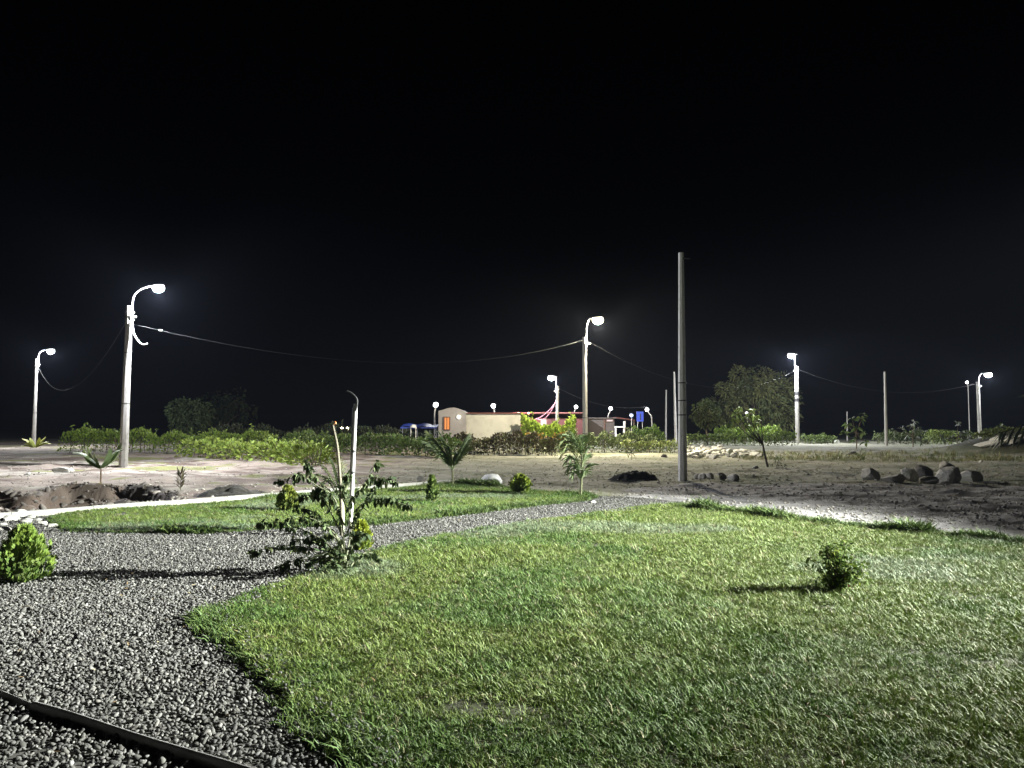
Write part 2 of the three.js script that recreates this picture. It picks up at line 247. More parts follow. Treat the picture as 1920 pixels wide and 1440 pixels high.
function turf(poly, name, label, seed, dense, y, hgt) {
  const r = rng(seed), geos = [tuftGeo(seed + 1, 9, hgt, 0.0058, 0.06), tuftGeo(seed + 2, 8, hgt * 0.75, 0.0066, 0.07), tuftGeo(seed + 3, 6, hgt * 1.35, 0.0042, 0.06), tuftGeo(seed + 4, 11, hgt * 0.6, 0.0046, 0.08), tuftGeo(seed + 5, 4, hgt * 1.0, 0.0075, 0.05)], mats = [[], [], [], [], []], cols = [[], [], [], [], []];
  const bb = poly.reduce((b, [x, z]) => [Math.min(b[0], x), Math.max(b[1], x), Math.min(b[2], z), Math.max(b[3], z)], [99, -99, 99, -99]), n = Math.round((bb[1] - bb[0]) * (bb[3] - bb[2]) * dense);
  for (let i = 0; i < n; i++) {
    const x = lerp(bb[0], bb[1], r()), z = lerp(bb[2], bb[3], r()), d = Math.hypot(x, z), f = r();
    if (-z < 2.2 || Math.abs(x) > -z * 0.665 + 1.6 || f > clamp(7.5 / d, 0.45, 1) * (1 - 0.75 * sst(fbm(x * 2.1 + 50, z * 2.1, 3), 0.3, 0.5)) || !inside(poly, x, z)) continue;
    const k = Math.floor(r() * 5), s = (0.75 + 0.5 * r()) * (1 + 0.5 * fbm(x * 1.1, z * 1.1, 3) + 0.35 * fbm(x * 5, z * 5, 2)) * (1 + 0.012 * d);
    const patch = sst(fbm(x * 0.42 + 3, z * 0.55 + 8, 3) + 0.15 * fbm(x * 3, z * 3, 2), 0.1, 0.38), lush = sst(fbm(x * 0.7 + 30, z * 0.7, 3), 0.02, 0.35), dry = r() > 0.93 ? 1 : 0;
    let c = [0.118, 0.168, 0.036]; c = [0, 1, 2].map((j) => lerp(c[j], [0.074, 0.135, 0.026][j], lush)); c = [0, 1, 2].map((j) => lerp(c[j], [0.16, 0.205, 0.13][j], patch * 0.8)); c = [0, 1, 2].map((j) => lerp(c[j], [0.26, 0.24, 0.14][j], dry * 0.8));
    mats[k].push(mat4(V(x, y, z), r() * 6.28, V(s * 1.1, s, s * 1.1), 0.75, r)); cols[k].push(vary(c, r, 0.22));
  }
  geos.forEach((g, k) => instanced(name, label, 'grass', g, grassMat, mats[k], cols[k]));
}
turf(LAWN, 'grass', 'short thick green grass of the large front lawn', 101, 2000, 0.03, 0.042);
turf(STRIP, 'grass', 'short grass of the narrow lawn strip beside the kerb', 131, 1100, 0.03, 0.046);
// longer fringe that overhangs the lawn edges
{
  const r = rng(171), g = tuftGeo(172, 10, 0.085, 0.008, 0.07), mats = [], cols = [];
  for (const [poly, y] of [[LAWN0, 0.04], [STRIP0, 0.04]]) for (let i = 0; i < poly.length; i++) {
    const [ax, az] = poly[i], [bx, bz] = poly[(i + 1) % poly.length], L = Math.hypot(bx - ax, bz - az);
    for (let k = 0; k < L * 130; k++) { const f = r(), x = lerp(ax, bx, f) + (r() - 0.5) * 0.26, z = lerp(az, bz, f) + (r() - 0.5) * 0.26; if (-z < 2.2 || Math.abs(x) > -z * 0.7 + 1.2) continue; const s = (0.45 + 0.75 * r()) * (0.6 + 0.8 * sst(fbm(x * 1.6, z * 1.6, 2), -0.3, 0.4)); mats.push(mat4(V(x, y - 0.05 + 0.03 * r(), z), r() * 6.28, V(s, s, s), 0.5, r)); cols.push(vary([0.075, 0.12, 0.03], r, 0.35)); }
  }
  // taller rough grass left standing along the far border of the big lawn and the near border of the strip
  const rough = (line, dens, hh) => { const p = px(line); for (let i = 0; i + 1 < p.length; i++) { const [ax, az] = p[i], [bx, bz] = p[i + 1], L = Math.hypot(bx - ax, bz - az); for (let k = 0; k < L * dens; k++) { const f = r(), o = (r() + r() - 1) * 0.2, nx = (bz - az) / L, nz = -(bx - ax) / L, x = lerp(ax, bx, f) + nx * o, z = lerp(az, bz, f) + nz * o, s = hh * (0.5 + 0.8 * r()) * (0.55 + 1.1 * sst(fbm(x * 1.3 + 9, z * 1.3, 3), -0.3, 0.4)) * (1 - 1.2 * o * o * 8); if (s > 0.3) { mats.push(mat4(V(x, 0.015, z), r() * 6.28, V(s, s, s), 0.5, r)); cols.push(vary([0.085, 0.13, 0.035], r, 0.35)); } } } };  // backlit darkness of the ridge is put into the tuft colour
  rough([[1255, 950], [1290, 953], [1400, 966], [1560, 985], [1740, 1003], [1920, 1020], [2100, 1038]], 420, 1.8);
  rough([[300, 1000], [420, 999], [520, 991], [600, 987], [698, 984], [801, 973], [918, 959], [1000, 949], [1090, 940]], 200, 1.15);
  rough([[860, 910], [930, 915], [975, 921], [1040, 927], [1095, 931]], 240, 1.6); rough([[420, 943], [560, 931], [700, 920.5], [845, 908]], 150, 1.0);
  instanced('grass', 'longer grass fringing the lawn edges, coloured dark as if backlit', 'grass', g, grassMat, mats, cols);
}
// small fallen leaves on the lawn and the gravel
{
  const r = rng(191), b = new GB(), mats = [], cols = []; b.leaf(V(-0.5, 0, 0), V(1, 0, 0), V(0, 0, 1), 1, 0.45, -0.25, [1, 1, 1], 0.35);
  for (let i = 0; i < 420; i++) { const z = -3 - 12 * r(), x = z * (r() - 0.5) * 1.4, s = 0.018 + 0.03 * r(), lawn = inside(LAWN, x, z); if (inside(STRIP, x, z)) continue; mats.push(mat4(V(x, lawn ? 0.06 : 0.022, z), r() * 6.28, V(s, s, s), 0.9, r)); cols.push(vary(r() > 0.6 ? [0.42, 0.38, 0.26] : [0.22, 0.16, 0.09], r, 0.3)); }
  instanced('fallen_leaves', 'small dry fallen leaves scattered on the lawn and gravel', 'leaves', b.geo(), grassMat, mats, cols);
}
// dry grass and rubble over the open field
{
  const r = rng(181), g = tuftGeo(182, 9, 0.16, 0.012, 0.2), mats = [], cols = [], st = [[], []], sc = [[], []];
  for (let i = 0; i < 60000; i++) {
    const z = -13 - 55 * r() * r() - 2 * r(), x = z * (r() - 0.5) * 1.42 + (r() - 0.5) * 4, road = inside(ROAD, x, z);
    if (inside(LAWN, x, z) || inside(STRIP, x, z) || inside(GRAVEL, x, z) || ditch(x, z) > 0.05 || (kerbS(x, z) < 0.3 && kerbT(x, z) < KLEN && x < -1)) continue;
    const n = fbm(x * 0.35, z * 0.5, 4) + 0.5 * fbm(x * 1.3 + 9, z * 2.2, 3), left = sst(-x, 3, 7), tall = x > 12 && x < 28 && z < -38 && z > -52;
    if (r() < (road ? 0.012 : tall ? 0.22 + 0.6 * sst(n, -0.1, 0.3) : left > 0.5 ? 0.06 * sst(n, 0.1, 0.4) + 0.008 : 0.10 + 0.3 * sst(n, 0, 0.4))) { const s = (0.35 + 0.6 * r()) * (tall ? 1.2 + 1.6 * r() : 0.6); mats.push(mat4(V(x, ground(x, z) - 0.01, z), r() * 6.28, V(s, s, s), 0.4, r)); cols.push(vary(r() > 0.4 ? [0.30, 0.29, 0.15] : [0.17, 0.22, 0.08], r, 0.3)); }
    else if (r() < (road ? 0.35 : 0.2)) { const k = i & 1, s = 0.014 + 0.03 * Math.pow(r(), 5), b = 0.24 + 0.2 * r(); st[k].push(mat4(V(x, ground(x, z) + s * 0.25, z), r() * 6.28, V(s * 1.3, s, s), 0.8, r)); sc[k].push([b, b * 0.95, b * 0.88]); }
  }
  const dk = [], dc = []; for (let i = 0; i < 6000; i++) { const x = lerp(-17, -5, r()), z = lerp(-24, -13, r()); if (!inside(DITCH, x, z) && !(edgeDist(DITCH, x, z) < 0.25 && kerbS(x, z) > 0.3)) continue; const s = 0.02 + 0.075 * Math.pow(r(), 3), b = 0.08 + 0.08 * r() + (r() > 0.97 ? 0.15 : 0); dk.push(mat4(V(x, ground(x, z) + s * 0.2, z), r() * 6.28, V(s * 1.3, s, s), 1.2, r)); dc.push([b, b * 0.9, b * 0.85]); }  // clod tones follow the shade-darkened trench soil
  instanced('rubble', 'shade-darkened clods of earth in the dug trench behind the kerb', 'rubble', pebbleGeo(66), new THREE.MeshStandardMaterial({ roughness: 1 }), dk, dc);
  instanced('dry_grass', 'thin dry grass scattered over the open field', 'grass', g, grassMat, mats, cols);
  const stone = new THREE.MeshStandardMaterial({ roughness: 0.9 });
  st.forEach((m, k) => instanced('rubble', 'small stones and clods scattered over the bare earth', 'rubble', pebbleGeo(61 + k), stone, m, sc[k]));
}

// ------------------------------------------------------------------ kerb and edging
{
  const gap = KLEN / 9, k = thing('kerb', 'pale concrete kerb between the dug earth and the narrow lawn', 'kerb', KA);
  for (let i = 0; i < 9; i++) {
    const g = new THREE.BoxGeometry(gap - 0.012, 0.2, 0.15, 6, 1, 1); const m = part(k, i ? 'kerb_stone_' + String(i).padStart(3, '0') : 'kerb_stone', g, M.paleConcrete);
    m.position.copy(KD.clone().multiplyScalar(gap * (i + 0.5))).add(V(0, -0.012 + 0.012 * (hash2(i, 3) - 0.5), 0)); m.rotation.y = Math.atan2(-KD.z, KD.x) + 0.006 * (hash2(i, 9) - 0.5);
  }
}
{
  const a = on(-60, 1288), b = on(62, 1337), c = on(560, 1492), e = thing('garden_edging', 'dark low edging strip lying across the gravel at the bottom corner', 'edging', b);
  const rail = (p, q, w, h, y) => { const L = p.distanceTo(q), s = new THREE.Shape(); s.moveTo(-w / 2, 0); s.lineTo(w / 2, 0); s.lineTo(w / 2 - 0.006, h - 0.012); s.quadraticCurveTo(w / 2 - 0.01, h, 0, h); s.quadraticCurveTo(-w / 2 + 0.01, h, -w / 2 + 0.006, h - 0.012); s.closePath(); const g = new THREE.ExtrudeGeometry(s, { depth: L, bevelEnabled: true, bevelSize: 0.003, bevelThickness: 0.003, bevelSegments: 1, steps: 14 }); const u = g.attributes.position; for (let i = 0; i < u.count; i++) { const t = u.getZ(i); u.setX(i, u.getX(i) + 0.012 * Math.sin(t * 2.6)); u.setY(i, u.getY(i) + 0.006 * Math.sin(t * 4 + 1)); } g.computeVertexNormals(); g.lookAt(q.clone().sub(p)); g.translate(p.x - b.x, p.y - b.y + y, p.z - b.z); return g; };
  part(e, 'edging_board', rail(b, c, 0.034, 0.062, 0), M.edging); part(e, 'edging_board_001', rail(a, b.clone().add(V(-0.02, 0, -0.02)), 0.025, 0.045, 0), M.edging);
}

// ------------------------------------------------------------------ poles and lamps
function poleGeo(base, top, r0, r1, seg = 8) {
  const L = base.distanceTo(top), g = new THREE.CylinderGeometry(r1, r0, L, seg, 10).toNonIndexed(), u = g.attributes.uv; g.computeVertexNormals();
  for (let i = 0; i < u.count; i++) u.setXY(i, u.getX(i) * 0.8, u.getY(i) * L * 0.5); g.translate(0, L / 2, 0);
  g.applyQuaternion(new THREE.Quaternion().setFromUnitVectors(V(0, 1, 0), top.clone().sub(base).normalize())); return g;
}
const headTop = new THREE.SphereGeometry(1, 18, 10, 0, Math.PI * 2, 0, Math.PI / 2), bowl = new THREE.SphereGeometry(1, 20, 14);
function lampLight(parent, pos, color, cd, radius = 4) { const l = new THREE.PointLight(new THREE.Color(...color), cd); l.position.copy(pos); l.castShadow = true; l.shadow.radius = radius; l.name = 'lamp_light'; parent.add(l); }
// pole foot (u, depth), foot y, pole top (u, v), lamp (u, v); everything in one thing whose parts are pole, bracket, arm, head
function streetLamp(o) {
  const foot = at(o.foot[0], 800, o.depth); foot.y = ground(foot.x, foot.z) - 0.3;
  const top = at(o.top[0], o.top[1], o.depth), lamp = at(o.lamp[0], o.lamp[1], o.depth - (o.fwd || 0.2)), g = thing(o.name || 'street_lamp', o.label, 'street lamp', foot, o.group), rel = (p) => p.clone().sub(foot);
  const pole = part(g, 'pole', poleGeo(foot, top, o.r0 || 0.16, o.r1 || 0.095), o.mat || M.concrete);
  for (const f of o.bands || [0.42, 0.72]) { const p = foot.clone().lerp(top, f), rr = lerp(o.r0 || 0.16, o.r1 || 0.095, f) + 0.006, t = new THREE.CylinderGeometry(rr, rr, o.bandH || 0.03, 8, 1, true); t.translate(...rel(p).toArray()); part(pole, 'band', t, M.darkSteel); }
  const side = Math.sign(lamp.x - top.x) || 1, fix = top.clone().add(V(side * 0.12, -0.35, 0)), b = new GB(foot);
  const headEnd = lamp.clone().add(V(-side * (o.globe || 0.3) * 0.9, (o.globe || 0.3) * 0.72, 0));
  b.tube(curve([fix.clone().add(V(0, -0.35, 0)), fix, top.clone().add(V(side * 0.14, (headEnd.y - top.y) * 0.45, 0)), top.clone().lerp(headEnd, 0.45).add(V(0, (headEnd.y - top.y) * 0.38, 0)), headEnd], 22), 0.032, 7);
  part(g, 'lamp_arm', b.geo(), M.steel);
  for (const dy of [-0.55, -0.25]) { const c = new GB(foot), q = top.clone().add(V(0, dy, 0)); c.tube([q.clone().add(V(-side * 0.14, 0, 0)), q.clone().add(V(side * 0.2, 0, 0))], 0.035, 6); part(g, 'bracket', c.geo(), M.steel); }
  if (o.insulator !== false) { const i = new GB(foot), q = top.clone().add(V(0, -0.42, 0.14)); i.tube([q.clone().add(V(side * 0.05, 0.05, 0)), q.clone().add(V(side * 0.34, -0.04, 0))], (f) => 0.03 + 0.02 * Math.sin(f * 9), 7); part(g, 'insulator', i.geo(), M.white); }
  const rl = o.globe || 0.3, h = part(g, 'lamp_head', headTop, M.steel); h.scale.set(rl * 1.5, rl * 0.42, rl * 0.95); h.position.copy(rel(lamp)).add(V(-side * rl * 0.35, rl * 0.5, 0)); h.rotation.set(0, 0, side * 0.1);
  const w = new THREE.Mesh(bowl, o.lens || M.lensWhite); w.name = 'lamp_lens'; w.scale.set(rl * 1.15, rl * 0.8, rl); w.position.copy(rel(lamp)).add(V(0, 0.01, 0)); g.add(w);
  lampLight(g, rel(lamp).add(V(0, -rl * 0.8 - 0.08, 0)), o.color || [0.95, 0.97, 1.0], o.cd); return { g, foot, top, lamp };
}
const SL = {};
SL.a = streetLamp({ label: 'tall lit street lamp on a concrete pole at left with a cable loop hanging', foot: [233, 882], top: [243, 574], lamp: [297, 541], depth: 30, globe: 0.2, cd: LAMP.left, r0: 0.175, r1: 0.125, fwd: 0.5 });
SL.b = streetLamp({ label: 'lit street lamp at the far left with yellow green leaves at its foot', foot: [64, 840], top: [69, 673], lamp: [95, 659], depth: 60, globe: 0.25, cd: LAMP.farLeft });
SL.c = streetLamp({ label: 'lit street lamp with a warm yellow glow right of the plaster house', foot: [1097, 849], top: [1096, 632], lamp: [1121, 601], depth: 49, cd: LAMP.middle, lens: M.lensWarm, color: [1, 0.90, 0.66], r0: 0.165, r1: 0.13, bands: [0.33, 0.2], fwd: 0.15, globe: 0.31 });
SL.d = streetLamp({ label: 'lit street lamp just right of the house with cables, coloured pink as if red lit, slung from it', foot: [1043, 829], top: [1046, 724], lamp: [1034, 709], depth: 66, cd: LAMP.house, globe: 0.28 });
SL.e = streetLamp({ label: 'lit street lamp beside the big dark tree, black bands on its pole', foot: [1495, 831], top: [1493, 687], lamp: [1484, 667], depth: 78, cd: LAMP.right, r0: 0.22, r1: 0.19, bands: [0.58, 0.66], bandH: 0.32, globe: 0.33, fwd: 0.8 });
SL.f = streetLamp({ label: 'lit street lamp at the far right above the dark earth bank', foot: [1837, 834], top: [1833, 716], lamp: [1853, 703], depth: 80, cd: LAMP.farRight, r0: 0.2, r1: 0.15, globe: 0.33 });
// small hanging cable and clamp of the left lamp
{
  const b = new GB(SL.a.foot); b.tube(curve([at(247, 600, 29.85), at(250, 622, 29.8), at(258, 638, 29.7), at(268, 646, 29.6), at(277, 644, 29.6)], 16), (f) => 0.04 * (1 - 0.45 * f), 6); part(SL.a.g, 'cable_loop', b.geo(), M.white);
}
// lamps of the settlement farther back: a short post with one globe
function globeLamp(u, v, depth, label, cd = LAMP.small, lean = 0, lens = M.lensWhite, color = [0.95, 0.97, 1], size = 0.17, yfoot = 0) {
  const lamp = at(u, v, depth), foot = V(lamp.x + lean, ground(lamp.x + lean, lamp.z) - 0.2 + yfoot, lamp.z), g = thing('post_lamp', label, 'post lamp', foot);
  const b = new GB(foot); b.tube(curve([foot, V(foot.x, lamp.y - 0.9, lamp.z), V(lamp.x + lean * 0.6, lamp.y - 0.45, lamp.z), V(lamp.x, lamp.y - 0.12, lamp.z)], 14), 0.055, 7); part(g, 'post', b.geo(), M.concrete);
  const c = new GB(foot); c.tube([lamp.clone().add(V(0, -0.24, 0)), lamp.clone().add(V(0, -0.12, 0))], (f) => 0.05 + 0.06 * f, 8); part(g, 'collar', c.geo(), M.steel);
  const s = new THREE.Mesh(new THREE.SphereGeometry(size, 16, 12), lens); s.name = 'lamp_globe'; s.position.copy(lamp).sub(foot); g.add(s); lampLight(g, s.position, color, cd, 5); return g;
}
globeLamp(817, 759, 63, 'white lit globe lamp rising behind the left corner of the house', 10, -0.1, M.lensWhite, [0.95, 0.97, 1], 0.2);
globeLamp(925, 761, 66, 'white lit globe lamp showing above the middle of the house roof', 40, 0.1, M.lensWhite, [0.95, 0.97, 1], 0.19);
globeLamp(1080, 763, 74, 'white lit globe lamp above the board with dark print, behind the warm street lamp', 30, -0.25);
globeLamp(1145, 766, 74, 'white lit globe lamp over the dark low building', 30, -0.25);
globeLamp(1213, 768, 74, 'white lit globe lamp right of the blue sign', 30, 0.45);
globeLamp(1400, 775, 77, 'tiny white lamp glinting between the trunk and leaves of the big tree', 70, 0.05, M.lensWhite, [0.95, 0.97, 1], 0.13);
globeLamp(628, 793, 120, 'orange lamp far off in line with the thin curved stick', 25, 0.1, M.lensOrange, [1, 0.42, 0.14], 0.24);
globeLamp(641, 803, 120, 'warm white lamp far off, left one of a low pair', 12, 0.1, M.lensWarm, [1, 0.8, 0.5], 0.2);
globeLamp(652, 803, 121, 'warm white lamp far off, right one of a low pair', 12, 0.1, M.lensWarm, [1, 0.8, 0.5], 0.2);
globeLamp(1813, 717, 94, 'small lit lamp on a slim grey pole left of the far right street lamp', 14, 0.12, M.lensWhite, [0.95, 0.97, 1], 0.16);
// floodlight on its pole to the right of the lawn, outside the frame
{
  const foot = V(24, -0.2, -10), top = V(24, 9, -10), aim = V(-8.6, 0, -12.2), g = thing('flood_lamp', 'lit floodlight on a concrete pole standing right of the lawn', 'floodlight', foot);
  part(g, 'pole', poleGeo(foot, top, 0.16, 0.1), M.concrete);
  const dir = aim.clone().sub(top).normalize(), box = part(g, 'lamp_head', new THREE.BoxGeometry(0.44, 0.34, 0.12), M.darkSteel); box.position.copy(top).sub(foot).addScaledVector(dir, 0.2); box.lookAt(aim);
  const lens = new THREE.Mesh(new THREE.BoxGeometry(0.38, 0.28, 0.01), M.lensWhite); lens.name = 'lamp_lens'; lens.position.copy(box.position).addScaledVector(dir, 0.066); lens.lookAt(aim); g.add(lens);
  const lowBaffle = part(g, 'added_lower_baffle', new THREE.BoxGeometry(0.9, 0.012, 0.62), M.darkSteel); { const flat = V(dir.x, 0, dir.z).normalize(); lowBaffle.position.copy(top).sub(foot).addScaledVector(dir, 0.3).addScaledVector(flat, 0.33).add(V(0, -0.335, 0)); lowBaffle.rotation.y = Math.atan2(flat.x, flat.z); const added_upper_baffle = part(g, 'added_upper_baffle', new THREE.BoxGeometry(0.9, 0.012, 0.6), M.darkSteel); added_upper_baffle.position.copy(top).sub(foot).addScaledVector(dir, 0.3).addScaledVector(flat, 0.34).add(V(0, -0.03, 0)); added_upper_baffle.rotation.order = 'YXZ'; added_upper_baffle.rotation.set(0.38, Math.atan2(flat.x, flat.z), 0); }  // plates added below and above the lens to block parts of the beam
  const s = new THREE.SpotLight(new THREE.Color(0.98, 1, 0.9), LAMP.flood, 0, 0.44, 1); s.position.copy(top).addScaledVector(dir, 0.3); s.target.position.copy(aim); s.castShadow = true; s.shadow.radius = 2; s.name = 'flood_light'; scene.add(s); scene.add(s.target);
}
// poles without a lamp
function barePole(label, u0, v0, u1, v1, depth, r0, r1, bands = [], mat = M.concrete) {
  const foot = on(u0, v0); if (depth) foot.copy(at(u0, v0, depth)); const d = -foot.z, top = at(u1, v1, d); foot.y = ground(foot.x, foot.z) - 0.25;
  const g = thing('utility_pole', label, 'utility pole', foot), pole = part(g, 'pole', poleGeo(foot, top, r0, r1), mat);
  for (const v of bands) { const q = at(lerp(u0, u1, (v0 - v) / (v0 - v1)), v, d), f = (v0 - v) / (v0 - v1), rr = lerp(r0, r1, f) + 0.006, t = new THREE.CylinderGeometry(rr, rr, 0.035, 8, 1, true); t.translate(q.x - foot.x, q.y - foot.y, q.z - foot.z); part(pole, 'band', t, M.darkSteel); }
  return { g, foot, top };
}
const mainPole = barePole('tall bare concrete pole without a lamp, tallest in view', 1280, 899, 1277, 474, 0, 0.155, 0.088, [718, 751, 778], M.greyConcrete);
{ const b = new GB(mainPole.foot), q = at(1280, 484, 24.5); b.tube([q, at(1294, 485, 24.4)], 0.018, 6); part(mainPole.g, 'bolt', b.geo(), M.darkSteel); }
barePole('thin bare pole far off, left of a pair beside the tall concrete pole', 1248, 812, 1249, 731, 95, 0.13, 0.08);
barePole('thin bare pole just left of the tall concrete pole', 1267, 812, 1264, 697, 80, 0.15, 0.08);
barePole('thin bare pole standing alone between the pale sapling and the far right lamp', 1662, 832, 1659, 697, 70, 0.16, 0.09);
barePole('very faint short pole left of the pale sapling', 1588, 812, 1588, 772, 95, 0.1, 0.07);

// wires
function wire(label, a, b, sag, r = 0.014, mat = M.cable) {
  const pts = []; for (let i = 0; i <= 30; i++) { const f = i / 30; pts.push(a.clone().lerp(b, f).add(V(0, -sag * 4 * f * (1 - f), 0))); }
  const g = new GB(a); g.tube(pts, r, 5, [1, 1, 1], false); return solo('power_cable', label, 'cable', g.geo(), mat, a);
}
const wt = (k, dx = 0, dy = -0.45) => SL[k].top.clone().add(V(dx, dy, 0.1));
wire('sagging cable from the far left lamp to the tall left lamp', wt('b', 0.1), wt('a', -0.1, -0.7), 2.3, 0.011);
wire('cable running right from the tall left lamp to the warm middle lamp', wt('a', 0.2, -0.72), wt('c', -0.1, -0.2), 1.5, 0.003);
wire('cable running right from the warm middle lamp to the lamp by the big tree', wt('c', 0.1, -0.2), wt('e', -0.15, -0.4), 2.4, 0.004);
wire('cable running from the lamp by the big tree to the far right lamp', wt('e', 0.15, -0.3), wt('f', -0.1, -0.15), 1.6, 0.006);
wire('cable leaving the lamp beside the house to the right', wt('d', 0.1, -0.2), at(1213, 762, 74), 0.7, 0.009);
{ // clamp on the left lamp's cable
  const c = at(301, 619, 30.6); const b = new GB(c); b.tube([c.clone().add(V(-0.06, 0, 0)), c.clone().add(V(0.06, -0.01, 0))], (f) => 0.03 + 0.035 * Math.sin(f * Math.PI), 8); solo('cable_clamp', 'small pale clamp on the cable right of the tall left lamp', 'clamp', b.geo(), M.white, c);
}

// ------------------------------------------------------------------ buildings
const box = (w, h, d) => new THREE.BoxGeometry(w, h, d);
function slabGeo(shapePts, depth) { const s = new THREE.Shape(shapePts.map(([x, y]) => new THREE.Vector2(x, y))); const g = new THREE.ExtrudeGeometry(s, { depth, bevelEnabled: false, curveSegments: 12 }); const u = g.attributes.uv; for (let i = 0; i < u.count; i++) u.setXY(i, u.getX(i) * 0.3, u.getY(i) * 0.3); return g; }
function win(parent, x, y, z, w, h, pane, bars = 1) {            // frame standing proud, pane set in it, bars
  const f = new GB(); const fr = part(parent, 'window', mergeGeometries([box(w + 0.14, 0.07, 0.1).translate(0, h / 2 + 0.035, 0), box(w + 0.14, 0.07, 0.1).translate(0, -h / 2 - 0.035, 0), box(0.07, h, 0.1).translate(-w / 2 - 0.035, 0, 0), box(0.07, h, 0.1).translate(w / 2 + 0.035, 0, 0)]), M.timber); fr.position.set(x, y, z + 0.045);
  const p = new THREE.Mesh(box(w, h, 0.02), pane); p.name = 'pane'; p.position.set(0, 0, -0.02); fr.add(p);
  for (let i = 1; i <= bars; i++) { const m = new THREE.Mesh(box(0.05, h, 0.04), M.timber); m.name = 'glazing_bar'; m.position.set(-w / 2 + w * i / (bars + 1), 0, 0.012); fr.add(m); }
  return fr;
}
{ // plaster house
  const d = 57, L = at(822, 800, d), C = at(874, 800, d), Rr = at(976, 800, d), g = thing('plaster_house', 'single storey plaster house with a curved gable and an orange lit window', 'house', V(C.x, -0.1, -d));
  const wA = C.x - L.x, wB = Rr.x - C.x, hT = at(842, 764, d).y + 0.1, hE = at(823, 770, d).y + 0.1, hM = at(873, 773, d).y + 0.1, hB = at(925, 775.5, d).y + 0.1;
  const sh = [[-wA, 0], [0, 0], [0, hM]]; for (let i = 1; i < 14; i++) { const f = i / 14; sh.push([-wA * f, lerp(hM, hE, f) + (hT - (hM + hE) / 2) * Math.pow(Math.sin(Math.PI * Math.pow(f, 0.9)), 1.4)]); } sh.push([-wA, hE]);
  const gw = part(g, 'gable_wall', slabGeo(sh, 5.5), M.shadedPlaster); gw.position.z = -5.5;
  const w2 = part(g, 'wall', slabGeo([[0.002, 0], [wB, 0], [wB, hB], [0.002, hB]], 5), M.plaster); w2.position.set(0, 0, -5.25);
  const cap = part(g, 'roof', box(wB + 0.1, 0.07, 5.4).translate(wB / 2 + 0.06, 0, 0), M.tile); cap.position.set(0, hB + 0.037, -2.8);
  const wc = at(838, 794, d); win(g, wc.x - C.x, wc.y + 0.1, 0, 0.34, 0.86, M.paneOrange, 1);
  const rl = at(860, 782, d), disc = part(g, 'wall_lamp', new THREE.CylinderGeometry(0.16, 0.18, 0.07, 20).rotateX(Math.PI / 2), M.white); disc.position.set(rl.x - C.x, rl.y + 0.1, 0.035);
  const gl = new THREE.Mesh(new THREE.SphereGeometry(0.13, 16, 8), M.paneWhite); gl.name = 'lamp_glass'; gl.scale.z = 0.4; gl.position.z = 0.04; disc.add(gl); lampLight(g, disc.position.clone().add(V(0, 0, 0.16)), [1, 0.97, 0.9], 0.25, 3);
}
{ // red roofed house behind, with two lit windows
  const d = 70, a = at(968, 800, d), b = at(1094, 800, d), w = b.x - a.x, h = at(1000, 784, d).y + 0.1, g = thing('red_house', 'red walled house with a low tiled roof and white lit windows, behind bright bushes', 'house', V(a.x, -0.1, -d));
  part(g, 'wall', slabGeo([[0, 0], [w, 0], [w, h], [0, h]], 5), M.redWall).position.z = -5;
  const rt = at(1000, 777, d).y + 0.1 - h, roof = part(g, 'roof', slabGeo([[0.75, -0.06], [0.75, 0.04], [-5.2, rt + 0.16], [-5.2, rt + 0.06]], w + 0.5).rotateY(Math.PI / 2), M.tile); roof.position.set(-0.3, h, 0.02); roof.rotation.y = 0;
  roof.geometry.computeBoundingBox(); const bb = roof.geometry.boundingBox; roof.position.set(-0.3 - bb.min.x, h + 0.02, 0.7 - bb.max.z);
  for (const [u, pane] of [[1019, M.panePink], [1073, M.paneWhite]]) { const c = at(u, 792, d); win(g, c.x - a.x, c.y + 0.1, 0, 0.5, 0.56, pane, u > 1050 ? 1 : 0); }
  for (const u of [972, 991]) { const c = at(u, 775, d - 0.8), k = part(g, 'eave_lamp', new THREE.SphereGeometry(0.1, 12, 8), M.lensOrange); k.position.set(c.x - a.x, c.y + 0.1, 0.82); lampLight(g, k.position, [1, 0.42, 0.42], 9, 4); }
  for (const k of [0, 1]) wire('service cable coloured pink as if red lit slung from the lamp pole to the red roof, ' + (k ? 'lower' : 'upper') + ' one', at(1045, 750 - k * 4, 66), V(a.x + 0.5 + k * 1.3, h - 0.12, -d + 0.75), 0.75, 0.04, M.redLitCable);
}
{ // dark building
  const d = 72, a = at(1103, 800, d), b = at(1152, 800, d), w = b.x - a.x, h = at(1120, 785, d).y + 0.1, g = thing('dark_building', 'low dark building with one small lit window and a lean-to roof', 'building', V(a.x, -0.1, -d));
  part(g, 'wall', slabGeo([[0, 0], [w, 0], [w, h], [0, h]], 4), M.darkWall).position.z = -4;
  const rf = part(g, 'roof', box(w + 0.3, 0.1, 4.4), M.darkWall); rf.position.set(w / 2, h + 0.052, -1.95);
  const pilaster = part(g, 'pilaster', box(0.12, h - 0.02, 0.1), M.timber); pilaster.position.set(w * 0.62, h / 2 - 0.01, 0.052);
  const c = at(1143, 788.5, d); win(g, c.x - a.x, c.y + 0.1, 0, 0.55, 0.14, M.panePink, 0);
  const e = at(1187, 787, d), s = part(g, 'lean_to_roof', slabGeo([[0, 0], [0, 0.09], [e.x - b.x, e.y + 0.1 - h - 0.05], [e.x - b.x, e.y + 0.1 - h - 0.14]], 2.6), M.tile); s.position.set(w + 0.16, h + 0.06, -2.6);
  for (const f of [0.5, 0.96]) { const q = part(g, 'porch_post', box(0.09, e.y, 0.09), M.timber); q.position.set(w + 0.16 + (e.x - b.x) * f, e.y / 2, -0.1); }
}
